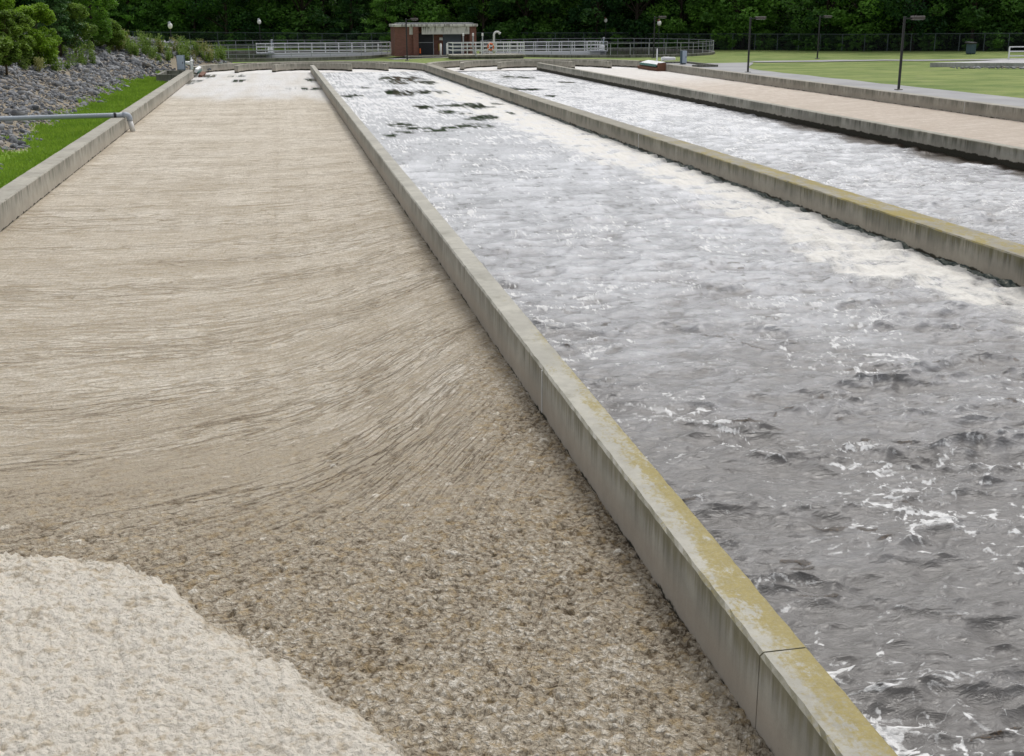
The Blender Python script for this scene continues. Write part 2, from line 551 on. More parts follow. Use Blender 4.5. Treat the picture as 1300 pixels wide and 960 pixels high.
M['bronze'] = simple('dark_bronze_paint', (0.030, 0.030, 0.034), 0.45, 0.4)
M['lampbrown'] = simple('lamp_cover', (0.10, 0.085, 0.085), 0.45, 0.4)
M['globe'] = simple('white_globe', (0.85, 0.84, 0.80), 0.3, 0.5, var=0.03)
M['rust'] = simple('rust_red_paint', (0.22, 0.10, 0.07), 0.7, 0.2)
M['box'] = simple('cabinet_paint', (0.40, 0.47, 0.56), 0.45, 0.4, var=0.1)
M['boxd'] = simple('cabinet_side', (0.06, 0.10, 0.13), 0.5, 0.4)
M['orange'] = simple('orange_plastic', (0.80, 0.16, 0.035), 0.5, 0.4, var=0.15)
M['wood'] = simple('wet_timber', (0.17, 0.085, 0.055), 0.75, 0.2, var=0.35)
M['teal'] = simple('teal_edge', (0.03, 0.15, 0.13), 0.5, 0.3)
M['doord'] = simple('dark_door', (0.022, 0.024, 0.032), 0.5, 0.4)
M['doorg'] = simple('grey_blue_door', (0.10, 0.125, 0.16), 0.5, 0.4)
M['bark'] = simple('bark', (0.06, 0.048, 0.038), 0.9, 0.1, var=0.4, scale=6)
M['barkl'] = simple('thin_stem_bark', (0.10, 0.075, 0.05), 0.9, 0.1, var=0.4, scale=8)
M['yellow'] = simple('yellow_paint', (0.62, 0.42, 0.06), 0.5, 0.4)
M['seal'] = simple('pale_joint_seal', (0.62, 0.62, 0.60), 0.6, 0.3, var=0.15, scale=8)
M['leaf_forest'] = leafmat('forest_leaf', (0.028, 0.088, 0.026), (0.220, 0.450, 0.070), 0.40, 0.7)
M['leaf_back'] = leafmat('deep_wood_leaf', (0.016, 0.042, 0.018), (0.050, 0.115, 0.032), 0.1, 0.1)
M['leaf_shrub'] = leafmat('bright_leaf', (0.080, 0.170, 0.016), (0.340, 0.540, 0.040), 0.45, 0.25)
M['leaf_olive'] = leafmat('olive_leaf', (0.085, 0.160, 0.022), (0.300, 0.450, 0.065), 0.46, 0.2)
M['leaf_mid'] = leafmat('fresh_leaf', (0.055, 0.140, 0.020), (0.260, 0.490, 0.055), 0.46, 0.2)
M['needle'] = leafmat('pine_needle', (0.022, 0.070, 0.022), (0.100, 0.215, 0.045), 0.25, 0.15)
M['weed'] = leafmat('weed_leaf', (0.090, 0.160, 0.028), (0.310, 0.440, 0.090), 0.42, 0.3)
M['straw'] = leafmat('dry_weed', (0.19, 0.20, 0.06), (0.46, 0.46, 0.19), 0.4, 0.3)
M['grass_l'] = leafmat('lush_blade', (0.150, 0.270, 0.025), (0.360, 0.520, 0.065), 0.45, 0.0)

n = NT('red_brick')
P = n.objco()
bt = n.new('ShaderNodeTexBrick')
sp = n.xyz(P)
cmb = n.new('ShaderNodeCombineXYZ'); n.put(cmb.inputs[0], n.math('ADD', sp[0], sp[1])); n.put(cmb.inputs[1], sp[2])
n.put(bt.inputs['Vector'], cmb.outputs[0])
bt.inputs['Scale'].default_value = 1.0
bt.inputs['Brick Width'].default_value = 0.22; bt.inputs['Row Height'].default_value = 0.075; bt.inputs['Mortar Size'].default_value = 0.008
n.put(bt.inputs['Color1'], (0.17, 0.062, 0.045)); n.put(bt.inputs['Color2'], (0.24, 0.095, 0.068)); n.put(bt.inputs['Mortar'], (0.22, 0.18, 0.155))
c = n.mix(n.step(n.noise(n.vmul(P, (1.2, 1.2, 0.5)), 1.0, 4), 0.5, 0.75, 0, 0.4), bt.outputs['Color'], (0.10, 0.055, 0.045))
M['brick'] = n.done(n.bsdf(c, 0.85, 0.2))

n = NT('stained_fascia')
P = n.objco()
st = n.noise(n.vmul(P, (3.0, 3.0, 0.5)), 1.0, 5, 0.7)
z = n.xyz(P)[2]
m = n.math('MULTIPLY', n.step(st, 0.47, 0.6), n.step(z, 2.0, 3.0))
c = n.mix(m, (0.62, 0.61, 0.56), (0.20, 0.19, 0.17))
M['fascia'] = n.done(n.bsdf(c, 0.75, 0.2))

n = NT('chain_link')
P = n.objco()
s = n.xyz(P)
u = n.math('MULTIPLY', n.math('ADD', n.math('ADD', s[0], s[1]), s[2]), 40.0)
v = n.math('MULTIPLY', n.math('SUBTRACT', n.math('ADD', s[0], s[1]), s[2]), 40.0)
w = n.math('MAXIMUM', n.math('ABSOLUTE', n.math('SINE', u)), n.math('ABSOLUTE', n.math('SINE', v)))
al = n.step(w, 0.994, 0.999)
b = n.bsdf((0.07, 0.09, 0.09), 0.6, 0.3)
tr = n.new('ShaderNodeBsdfTransparent')
mx = n.new('ShaderNodeMixShader')
n.put(mx.inputs[0], al); n.t.links.new(tr.outputs[0], mx.inputs[1]); n.t.links.new(b, mx.inputs[2])
M['link'] = n.done(mx.outputs[0])
M['linkpost'] = simple('fence_post_paint', (0.085, 0.11, 0.115), 0.5, 0.4)

n = NT('asphalt')
P = n.pos()
a = n.noise(P, 0.35, 5, 0.6); b2 = n.noise(P, 30, 4, 0.7)
c = n.mix(n.step(a, 0.3, 0.7), (0.31, 0.31, 0.315), (0.39, 0.39, 0.39))
c = n.mix(n.math('MULTIPLY', n.step(b2, 0.5, 0.7), 0.4), c, (0.22, 0.22, 0.225))
M['asphalt'] = n.done(n.bsdf(c, 0.9, 0.2, 0, n.bump(b2, 0.3, 0.01)))

n = NT('river_stone')
P = n.pos()
r = n.voro(P, 2.6, 'F1', 'Color')
rr = n.xyz(r)[0]
f = n.noise(P, 9.0, 4, 0.7)
c = n.mix(rr, (0.075, 0.081, 0.090), (0.320, 0.327, 0.340))
c = n.mix(n.step(n.xyz(r)[1], 0.72, 0.95, 0, 0.6), c, (0.34, 0.29, 0.23))
c = n.mix(n.math('MULTIPLY', n.step(f, 0.45, 0.7), 0.4), c, (0.11, 0.115, 0.12))
M['stone'] = n.done(n.bsdf(c, 0.8, 0.3, 0, n.bump(f, 0.4, 0.03)))

n = NT('ground_cover')
P = n.pos()
bank = n.attr('bank'); lawn = n.attr('lawn'); wood = n.attr('wood')
g1 = n.noise(n.vmul(P, (0.25, 0.5, 1)), 1.0, 5, 0.65); g2 = n.noise(P, 6.0, 4, 0.7); g3 = n.noise(P, 40.0, 3, 0.7)
lush = n.mix(g2, (0.110, 0.215, 0.022), (0.240, 0.380, 0.050))
lush = n.mix(n.step(g1, 0.5, 0.75, 0, 0.6), lush, (0.22, 0.22, 0.08))
mow = n.mix(n.step(g1, 0.3, 0.7), (0.110, 0.180, 0.046), (0.265, 0.315, 0.105))
mow = n.mix(n.math('MULTIPLY', n.step(g2, 0.45, 0.7), 0.5), mow, (0.27, 0.275, 0.125))
mow = n.mix(n.math('MULTIPLY', n.step(n.noise(n.vmul(P, (0.5, 0.9, 1)), 1.0, 6, 0.7), 0.55, 0.7), 0.5), mow, (0.35, 0.31, 0.185))
mow = n.mix(n.math('MULTIPLY', n.step(g3, 0.45, 0.7), 0.35), mow, (0.15, 0.19, 0.065))
soil = n.mix(g2, (0.20, 0.165, 0.12), (0.34, 0.30, 0.235))
soil = n.mix(n.math('MULTIPLY', n.step(g1, 0.55, 0.7), 0.4), soil, (0.16, 0.17, 0.08))
c = n.mix(lawn, lush, mow)
c = n.mix(n.step(n.math('ADD', bank, n.math('MULTIPLY', n.math('SUBTRACT', g2, 0.5), 0.8)), 0.35, 0.65), c, soil)
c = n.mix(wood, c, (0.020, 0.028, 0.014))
M['ground'] = n.done(n.bsdf(c, 0.95, 0.15, 0, n.bump(n.math('ADD', g2, g3), 0.5, 0.04)))

# ------------------------------------------------------------------ world and light
w = bpy.data.worlds.new('World'); sc.world = w; w.use_nodes = True
t = w.node_tree; t.nodes.clear()
SUN_EL, SUN_AZ = 58.0, 38.0      # azimuth measured clockwise from +Y
sky = t.nodes.new('ShaderNodeTexSky'); sky.sky_type = 'NISHITA'; sky.sun_disc = False
sky.sun_elevation = R(SUN_EL); sky.sun_rotation = R(SUN_AZ)
sky.air_density = 1.0; sky.dust_density = 4.0; sky.ozone_density = 1.0
hs = t.nodes.new('ShaderNodeHueSaturation'); hs.inputs['Saturation'].default_value = 0.22; hs.inputs['Value'].default_value = 1.0
tc = t.nodes.new('ShaderNodeTexCoord')
cl = t.nodes.new('ShaderNodeTexNoise'); cl.inputs['Scale'].default_value = 2.6; cl.inputs['Detail'].default_value = 5
mr = t.nodes.new('ShaderNodeMapRange'); mr.inputs['From Min'].default_value = 0.3; mr.inputs['From Max'].default_value = 0.7
mr.inputs['To Min'].default_value = 0.8; mr.inputs['To Max'].default_value = 1.2
mxc = t.nodes.new('ShaderNodeMix'); mxc.data_type = 'RGBA'; mxc.blend_type = 'MULTIPLY'; mxc.inputs[0].default_value = 1.0
bg = t.nodes.new('ShaderNodeBackground'); bg.inputs['Strength'].default_value = 0.15
wo = t.nodes.new('ShaderNodeOutputWorld')
L = t.links.new
L(sky.outputs[0], hs.inputs['Color']); L(tc.outputs['Generated'], cl.inputs['Vector']); L(cl.outputs['Fac'], mr.inputs['Value'])
L(hs.outputs[0], mxc.inputs[6]); L(mr.outputs[0], mxc.inputs[7]); L(mxc.outputs[2], bg.inputs['Color']); L(bg.outputs[0], wo.inputs['Surface'])
sl = bpy.data.lights.new('sun', 'SUN'); sl.energy = 0.7; sl.angle = R(18); sl.color = (1.0, 0.97, 0.92)
so = bpy.data.objects.new('sun', sl); COL.objects.link(so)
az = R(SUN_AZ); el = R(SUN_EL)
sd = Vector((math.sin(az) * math.cos(el), math.cos(az) * math.cos(el), math.sin(el)))
so.rotation_euler = sd.to_track_quat('Z', 'Y').to_euler()
so.location = sd * 200
sc.view_settings.view_transform = 'Standard'; sc.view_settings.look = 'None'
sc.view_settings.exposure = 0.22; sc.view_settings.gamma = 1.0
try: sc.view_settings.use_curve_mapping = False
except Exception: pass
sc.cycles.max_bounces = 6; sc.cycles.transparent_max_bounces = 12
sc.cycles.use_denoising = True

# ------------------------------------------------------------------ layout
LO, LI, CL, CR, W2F, W2B, W3F, W3B, W4F, W4B = -6.86, -6.31, 2.95, 3.30, 12.60, 13.30, 22.70, 23.05, 32.55, 33.10
Y0 = 101.5
CAx = (LI + W2F) / 2; RA = (W2F - LI) / 2
CBx = (W2B + W4F) / 2; RB = (W4F - W2B) / 2
NEAR = -14.0
WATER = -0.61


TOE_Y = [0, 43, 51, 80, 88, 95, 101, 106, 112, 120, 132]
TOE_X = [-9.5, -9.5, -10.3, -10.4, -10.9, -9.6, -8.2, -5.8, -3.8, -6.5, -15]


def terr(x, y):
    """height of the ground"""
    x = np.asarray(x, dtype=float); y = np.asarray(y, dtype=float)
    d = np.interp(y, TOE_Y, TOE_X) - x + 0.35 * perlin(x * 0.25, y * 0.18, 6)
    h = np.clip(d + 0.4, 0, 60)
    h = 2.75 * (1 - np.exp(-(h / 5.2) ** 1.25)) * (1 - 0.95 * sstep(112, 121, y) * sstep(-34, -18, x)) * sstep(25, 37, y)
    h = h + 0.7 * sstep(145, 175, y) * sstep(40, -20, x)
    base = -0.15 - 0.22 * sstep(110, 120, y) * sstep(20, 8, x) - 0.40 * sstep(-2, -7, x) * sstep(112, 100, y)
    base = base + 0.25 * sstep(60, 78, x) * sstep(140, 110, y)
    return base + h + 0.03 * perlin(x * 0.3, y * 0.3, 5)


def bankmask(x, y):
    toe = np.interp(y, TOE_Y, TOE_X)
    return sstep(-0.9, 0.5, toe - x + 0.9 * perlin(x * 0.5, y * 0.5, 9)) * sstep(121, 113, y) * sstep(-36, -22, x)


# ground: one mesh made of three joined fields around the basins
def ground():
    V = []; Fq = []; A = {'bank': [], 'lawn': [], 'wood': []}

    def field(X, Y):
        b = len(V) and sum(len(v) for v in V)
        b = b or 0
        Z = terr(X, Y)
        V.append(np.stack([X, Y, Z], -1).reshape(-1, 3))
        A['bank'].append(bankmask(X, Y).reshape(-1))
        A['lawn'].append(sstep(-4, 6, X).reshape(-1))
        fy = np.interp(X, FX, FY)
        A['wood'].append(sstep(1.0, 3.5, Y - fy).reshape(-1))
        ny, nx = X.shape
        idx = np.arange(nx * ny).reshape(ny, nx) + b
        Fq.append(np.stack([idx[:-1, :-1], idx[:-1, 1:], idx[1:, 1:], idx[1:, :-1]], -1).reshape(-1, 4))
    ys = np.concatenate([[-60, -30], np.arange(NEAR, Y0, 1.0), [Y0]])
    xs = np.concatenate([np.linspace(-400, -60, 12), np.linspace(-55, -26, 20), np.arange(-25, LO + 0.1, 0.6), [LO + 0.25]])
    field(*np.meshgrid(xs, ys))
    xs = np.concatenate([[W4B - 0.25], np.arange(W4B + 1, 90, 1.6), np.linspace(95, 500, 16)])
    field(*np.meshgrid(xs, ys))
    th = np.linspace(math.pi, 0, 60)
    xa = CAx + (RA + 0.3) * np.cos(th); xb = CBx + (RB + 0.3) * np.cos(th)
    xs = np.concatenate([np.linspace(-400, -60, 12), np.linspace(-55, -26, 16), np.arange(-25, LO + 0.1, 0.8), xa, xb, np.arange(W4B + 1, 90, 1.6), np.linspace(95, 500, 16)])
    yb = np.full(xs.shape, Y0)
    for cx, rr in ((CAx, RA + 0.3), (CBx, RB + 0.3)):
        m = np.abs(xs - cx) < rr
        yb[m] = Y0 + np.sqrt(np.maximum(0, rr * rr - (xs[m] - cx) ** 2))
    ts = np.concatenate([np.linspace(0, 0.25, 60), np.linspace(0.27, 1, 14)])
    Xf = np.tile(xs, (len(ts), 1)); Yf = yb[None, :] + (420 - yb[None, :]) * ts[:, None]
    field(Xf, Yf)
    v = np.concatenate(V); f = np.concatenate(Fq)
    me = bpy.data.meshes.new('ground')
    me.from_pydata(v.tolist(), [], f.tolist())
    for k in A:
        a = me.attributes.new(k, 'FLOAT', 'POINT'); a.data.foreach_set('value', np.concatenate(A[k]).astype(np.float32))
    me.polygons.foreach_set('use_smooth', [True] * len(me.polygons))
    me.update()
    return tag(link('ground', me, M['ground']), kind='structure')


# wood fence line (x, y)
FPTS = [(-60, 158), (-25, 163), (0, 160), (25, 151), (45, 141), (59, 133.5), (76, 117.5), (100, 95)]
FX = np.array([p[0] for p in FPTS]); FY = np.array([p[1] for p in FPTS])
ground()


def sheet(name, L_, R_, mat, lift=0.004, n=None):
    """ribbon between two polylines lying on the ground"""
    m = len(L_)
    vs = []; K = 6
    for a, b in zip(L_, R_):
        for k in range(K + 1):
            s = k / K
            x = a[0] + (b[0] - a[0]) * s; y = a[1] + (b[1] - a[1]) * s
            vs.append((x, y, float(terr(x, y)) + lift))
    fs = [(i * (K + 1) + k, i * (K + 1) + k + 1, (i + 1) * (K + 1) + k + 1, (i + 1) * (K + 1) + k) for i in range(m - 1) for k in range(K)]
    me = bpy.data.meshes.new(name); me.from_pydata(vs, [], fs)
    me.polygons.foreach_set('use_smooth', [True] * len(me.polygons)); me.update()
    return tag(link(name, me, mat), kind='structure')


ys = np.arange(NEAR, 102, 2.0)


def road_edge(y):   # outer edge of the road along the right wall
    return 37.2 + 0.5 * math.sin(y * 0.05) + 6.0 * float(sstep(86, 104, y))


sheet('road', [(W4B - 0.15, y) for y in ys], [(road_edge(y), y) for y in ys], M['asphalt'], 0.035)
pl = [at(960, 79.5, -0.12), at(1000, 79, -.12), at(1040, 78.5, -.12), at(1100, 77.6, -.12), at(1200, 77.3, -.12), at(1290, 77.3, -.12), at(1400, 77.5, -.12)]
pu = [at(950, 78.0, -0.12), at(1000, 77.2, -.12), at(1040, 76.7, -.12), at(1100, 76.0, -.12), at(1200, 75.8, -.12), at(1290, 75.8, -.12), at(1400, 76, -.12)]
rs = lambda pts: [(float(np.interp(s, np.linspace(0, 1, len(pts)), [p[0] for p in pts])), float(np.interp(s, np.linspace(0, 1, len(pts)), [p[1] for p in pts]))) for s in np.linspace(0, 1, 40)]
sheet('path', rs(pl), rs(pu), M['asphalt'], 0.05)
sheet('path', [(12.0, 121.5), (16, 121.6), (21, 121.6)], [(11.6, 124.6), (16, 124.7), (21, 124.7)], M['asphalt'], 0.03)

# ------------------------------------------------------------------ basin walls


def wall_prof(t, ch=0.025, bottom=-1.6, top=0.0):
    h = t / 2
    return [(-h, bottom), (-h, top - ch), (-h + ch, top), (h - ch, top), (h, top - ch), (h, bottom)]


def line_path(x, y0, y1, step):
    k = max(2, int(abs(y1 - y0) / step))
    return [(x, y0 + (y1 - y0) * i / k) for i in range(k + 1)]


def arc_path(cx, cy, r, a0, a1, k=60):
    return [(cx + r * math.cos(a0 + (a1 - a0) * i / k), cy + r * math.sin(a0 + (a1 - a0) * i / k)) for i in range(k + 1)]


def straight_wall(x0, x1, joints, y_end, mat, label, jit=0.0035, gap=0.015, y_start=NEAR):
    mb = MB()
    cuts = [y_start] + list(joints) + [y_end]
    for a, b in zip(cuts[:-1], cuts[1:]):
        g0 = gap / 2 if a != y_start else 0; g1 = gap / 2 if b != y_end else 0
        mb.sweep(line_path((x0 + x1) / 2, a + g0, b - g1, 0.10 if b < 25 else (0.25 if b < 50 else 0.8)), wall_prof(x1 - x0), jit)
    o = mb.build('concrete_wall', mat)
    return tag(o, label, 'wall')


def seal(x, y, face, parent, z0=-0.56):
    """thin strip of pale joint filler on a wall face"""
    MB().box((x + face * 0.004, y, (z0 - 0.03) / 2), (0.012, 0.03, -z0 - 0.03)).build('joint_seal', M['seal'], parent)


wl = straight_wall(LO, LI, [20.0, 33.5, 47.0, 60.5, 74.0, 87.5], 96.2, M['conc_left'], 'thick weathered concrete basin wall along the green grass strip, crossed by a grey pipe', gap=0.012)
wc = straight_wall(CL, CR, [6.39, 20.5, 34, 47.5, 61, 74.5, 88], Y0 + 1.2, M['conc_mid'], 'thin concrete wall with yellow lichen coping between tan foam and grey churning water')
w2 = straight_wall(W2F, W2B, [13.0, 26.6, 40, 53.5, 67, 80.5, 94], Y0, M['conc_two'], 'wide concrete wall topped with mustard lichen between the two churning channels')
w3 = straight_wall(W3F, W3B, [24.0, 37.4, 51, 64.5, 78, 91], Y0 + 1.0, M['conc_wet'], 'thin concrete wall with black wet base between white water and pale tan foam', gap=0.01)
w4 = straight_wall(W4F, W4B, [38, 51.4, 65, 78.5], 96.4, M['conc_left'], 'thick streaked concrete basin wall beside the asphalt road', gap=0.01)
seal(CL, 12.97, -1, wc)
seal(W4F, 51.4, -1, w4)
seal(W4F, 78.5, -1, w4)
seal(W2F, 40.0, -1, w2)


def arc_wall(cx, r, t, label, mat, a0=math.pi, a1=0.0, name='curved_concrete_wall', y=Y0, k=72):
    mb = MB().sweep(arc_path(cx, y, r, a0, a1, k), wall_prof(t))
    return tag(mb.build(name, mat), label, 'wall')


arc_wall(CAx, RA + 0.275, 0.55, 'curved concrete end wall of the left basin in front of the small brick building', M['conc'], math.pi, 0.05)
arc_wall(CBx, RB + 0.275, 0.55, 'curved concrete end wall of the right basin below the railed platform', M['conc'], math.pi - 0.05, 0.0)
arc_wall(CAx, RA * 0.675, 0.32, 'longer curved concrete baffle inside the end of the left basin', M['conc'], math.pi, 0, 'concrete_baffle', Y0 + 1.8, 40)
arc_wall(CAx, RA * 0.345, 0.32, 'shorter inner curved concrete baffle just past the thin lichen wall', M['conc'], math.pi, 0, 'concrete_baffle', Y0 + 2.2, 30)
arc_wall(CBx, RB * 0.70, 0.32, 'longer curved concrete baffle inside the end of the right basin', M['conc'], math.pi, 0, 'concrete_baffle', Y0 + 1.8, 40)
arc_wall(CBx, RB * 0.35, 0.32, 'shorter inner curved concrete baffle at the tip of the wet based wall', M['conc'], math.pi, 0, 'concrete_baffle', Y0 + 2.0, 30)


# ------------------------------------------------------------------ basin liquids
def persp_rows(y0, y1, n_):
    """row spacing that grows with distance"""
    k = np.linspace(1 / y0, 1 / y1, n_)
    return 1 / k


def holes(X, Y, lst, seed=3):
    f = np.zeros(X.shape)
    wx = 0.9 * fbm(X * 0.35, Y * 0.12, 3, seed); wy = 2.2 * fbm(X * 0.3, Y * 0.1, 3, seed + 5)
    for (px, py, rx, ry) in lst:
        cx, cy = at(px, py, WATER)
        sx = max(0.12, rx * cy / F_PX * 1.45); s2 = max(0.6, ry * cy * cy / (F_PX * 4.7) * 1.5)
        m = (np.abs(Y - cy) < s2 * 3 + 4)
        e = np.exp(-(((X + wx * 0.35 * min(1, sx) - cx) / sx) ** 2 + ((Y + wy * 0.45 - cy) / s2) ** 2))
        f = np.maximum(f, np.where(m, e, 0))
    nse = ridged(X * 1.1 + 0.5 * wx, Y * 0.36 + 0.3 * wy, 3, seed + 9, 0.6) - 0.55 + 0.5 * fbm(X * 3, Y * 1.4, 3, seed + 19)
    return sstep(0.20, 0.62, f * (0.82 + 1.6 * nse)) * sstep(0.04, 0.2, f)


# --- left channel: thick tan foam
def left_foam():
    xs = np.linspace(LI - 0.05, CL + 0.05, 840)
    ysr = np.concatenate([np.linspace(NEAR, 4.6, 20), persp_rows(4.75, Y0 + 0.2, 900)])
    X, Y = np.meshgrid(xs, ysr)
    wy = 1 / (1 + (np.maximum(Y, 4) / 20.0) ** 4) * 0.92 + 0.08
    sp_ = 0.45 * np.log1p(np.exp((X - 2.0) / 0.45))
    G = (1.25 * np.exp((X - sp_) / 1.45) + 1.5 * sp_) * wy
    phi = Y - G - 0.06 * (X + 2) ** 2 * 0.3 + 0.25 * fbm(X * 0.5, Y * 0.35, 3, 2)
    psi = X + 0.75 * G
    near = sstep(12.2, 8.6, Y + 0.9 * fbm(X * 0.6, Y * 0.6, 3, 41) + 0.12 * (X + 1) - 1.6 * sstep(0.6, 2.6, X))
    near = np.maximum(near, 0.8 * sstep(1.3, 0.2, CL - X + 0.6 * fbm(X * 1.1, Y * 0.6, 3, 42)) * sstep(19, 13, Y))   # loose clods in front
    amp = 1.0 / (1 + (Y / 38.0) ** 2)
    # drawn-out ridges
    s1 = fbm(psi * 0.25, phi * 1.5, 3, 14, 0.6); s3 = fbm(psi * 0.25, phi * 0.8, 2, 31, 0.5)
    Z = (1 - near * 0.85) * 0.013 * s1 + 0.014 * s3
    # clods
    wx = X + 0.03 * perlin(X * 9, Y * 9, 3); wy2 = Y + 0.03 * perlin(X * 9, Y * 9, 4)
    f1, id1 = worley(wx * 9.5, wy2 * 9.5, 5)
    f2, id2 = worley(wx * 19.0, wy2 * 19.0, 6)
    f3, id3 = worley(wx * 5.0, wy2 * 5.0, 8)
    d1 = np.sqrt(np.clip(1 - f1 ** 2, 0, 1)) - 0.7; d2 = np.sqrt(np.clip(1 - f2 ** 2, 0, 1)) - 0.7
    Z += (0.10 + 0.9 * near) * 0.060 * d1 * (0.25 + 1.1 * id1) + (0.36 + 0.64 * near) * 0.046 * d2 * (0.3 + 1.1 * id2)
    Z += near * 0.02 * fbm(X * 2.5, Y * 2.5, 3, 61)
    edge = sstep(0.9, 0.0, CL - X + 0.5 * fbm(X * 1.2, Y * 0.8, 3, 71)) * sstep(32, 18, Y) + 0.8 * sstep(0.45, 0.05, X - LI + 0.35 * fbm(X, Y * 0.6, 3, 72))
    edge = np.clip(edge, 0, 1)
    Z += edge * 0.020 * d1 * (1 - near)
    Z = WATER + 0.015 + Z * amp
    # pulls away slightly from the walls
    Z -= 0.012 * sstep(0.05, 0.0, np.minimum(CL - X, X - LI) + 0.03 * perlin(X * 3, Y * 6, 77))
    rag = fbm(X * 14, Y * 14, 3, 141, 0.65)
    # white raised foam raft in front
    mp = [(-7.0, 11.2), (-4.5, 10.7), (-2.68, 10.18), (-2.2, 10.02), (-1.75, 9.83), (-1.42, 9.62), (-1.14, 9.33), (-0.95, 8.95), (-0.81, 8.64), (-0.60, 8.38), (-0.37, 8.1), (-0.20, 7.86), (-0.02, 7.61), (0.30, 7.1), (0.62, 6.5), (1.0, 5.6), (1.3, 4.6), (1.5, -20)]
    mx_ = [p[0] for p in mp]; my_ = [p[1] for p in mp]
    edge_y = np.interp(X, mx_, my_)
    sd = (edge_y - Y) * 0.62 + 0.13 * fbm(X * 3.5, Y * 3.5, 5, 81, 0.6) + 0.07 * fbm(X * 15, Y * 15, 3, 82, 0.6)
    raft = sstep(-0.015, 0.05, sd)
    rh = sstep(-0.02, 0.35, sd) ** 0.6
    b1, ib1 = worley(wx * 8.0 + 0.2 * perlin(X * 3, Y * 3, 91), wy2 * 8.0, 15)
    bub = np.sqrt(np.clip(1 - b1 ** 2, 0, 1)) - 0.7
    crease = ridged(X * 0.9 + 0.5 * Y + 0.2 * fbm(X, Y, 3, 95), Y * 0.35 - X * 0.5, 2, 93)
    crv = sstep(0.86, 0.97, crease)
    Zr = WATER + 0.06 + 0.11 * rh + 0.030 * fbm(X * 2.2, Y * 2.2, 4, 83) + 0.026 * bub * (0.3 + ib1) + 0.020 * d2 * (0.3 + id2) + 0.018 * rag - 0.012 * crv
    Z = np.where(Y < 14, Z * (1 - raft) + Zr * raft, Z)
    raft = np.where(Y < 14, raft, 0)
    # tone
    far1 = 1 / (1 + (Y / 75.0) ** 2)
    Z += 0.010 * rag * amp
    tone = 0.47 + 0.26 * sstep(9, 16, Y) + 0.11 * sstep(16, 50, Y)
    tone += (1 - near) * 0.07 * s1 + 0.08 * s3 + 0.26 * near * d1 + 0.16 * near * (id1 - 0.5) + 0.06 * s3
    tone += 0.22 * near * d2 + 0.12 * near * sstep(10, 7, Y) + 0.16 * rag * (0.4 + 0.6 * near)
    tone += 0.16 * near * fbm(X * 1.6, Y * 1.6, 3, 143)
    wclod = (id3 > 0.985) * sstep(0.26, 0.10, f3) * sstep(13, 9, Y - 0.3 * X)
    wclod = np.maximum(wclod, (id1 > 0.978) * sstep(0.42, 0.22, f1) * (0.3 + 0.7 * id2) * sstep(15, 10, Y - 0.6 * X))
    tone += 0.75 * wclod
    Z += 0.012 * wclod * amp
    tone -= 0.18 * edge * (0.6 + d1)
    tone = tone * (1 - raft) + raft * (1.10 + 0.12 * bub + 0.16 * d2 + 0.20 * rag + 0.22 * fbm(X * 3, Y * 3, 3, 87) - 0.26 * sstep(0.34, 0.0, sd) + 0.42 * fbm(sd * 2.6 + 0.25 * fbm(X * 2, Y * 2, 2, 151), (X - Y) * 0.45, 3, 153, 0.6) - 0.30 * pc(ridged(sd * 1.1 + 0.2 * fbm(X * 2.5, Y * 2.5, 3, 155), (X - Y) * 0.16, 2, 157), 90, 99))
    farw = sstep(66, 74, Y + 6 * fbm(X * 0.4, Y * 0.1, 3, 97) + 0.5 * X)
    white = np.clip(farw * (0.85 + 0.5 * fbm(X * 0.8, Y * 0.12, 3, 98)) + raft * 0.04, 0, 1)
    hole = holes(X, Y, [(390, 113, 15, 1.3), (396, 101.5, 6, 1.5), (304, 103, 7, 1.0), (300, 97, 7, .8), (245, 103, 9, 1.0), (262, 97, 8, 1.2), (236, 106, 8, 1.2), (430, 96, 5, 0.5)], 3)
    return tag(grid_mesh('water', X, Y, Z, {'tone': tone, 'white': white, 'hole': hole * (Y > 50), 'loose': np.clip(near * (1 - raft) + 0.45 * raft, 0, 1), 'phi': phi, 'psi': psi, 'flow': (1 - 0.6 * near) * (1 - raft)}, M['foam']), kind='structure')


HOLES2 = [(508, 100, 19, 2.2), (505, 105.5, 10, 1.2), (540, 105, 9, 1.5), (464, 111, 5, .8), (447, 122, 12, 1.2), (506, 118, 14, 2.6), (547, 117.5, 14, 1.5), (536, 135.5, 10, 2), (575, 134, 16, 1.5), (605, 135, 16, 2.6), (631, 133, 6, 1), (566, 141, 10, 1.5), (588, 144.6, 8, 1), (614, 149, 13, 2.2), (603, 151, 12, 1), (648, 144.6, 5, .8), (506, 157.5, 12, 2.4), (528, 163, 14, 1.5), (495, 172.6, 8, 2.2), (515, 168, 10, 1.2), (553, 166, 18, 1), (571, 162, 12, 1.5), (599, 160, 20, 2), (620, 160, 5, 1)]
HOLES3 = [(644, 97, 8, 1.2), (665.6, 97.7, 9, 1), (650, 112, 9, 1.3), (674, 113, 14, 1), (698, 121, 6, 1), (720, 104, 8, .8)]


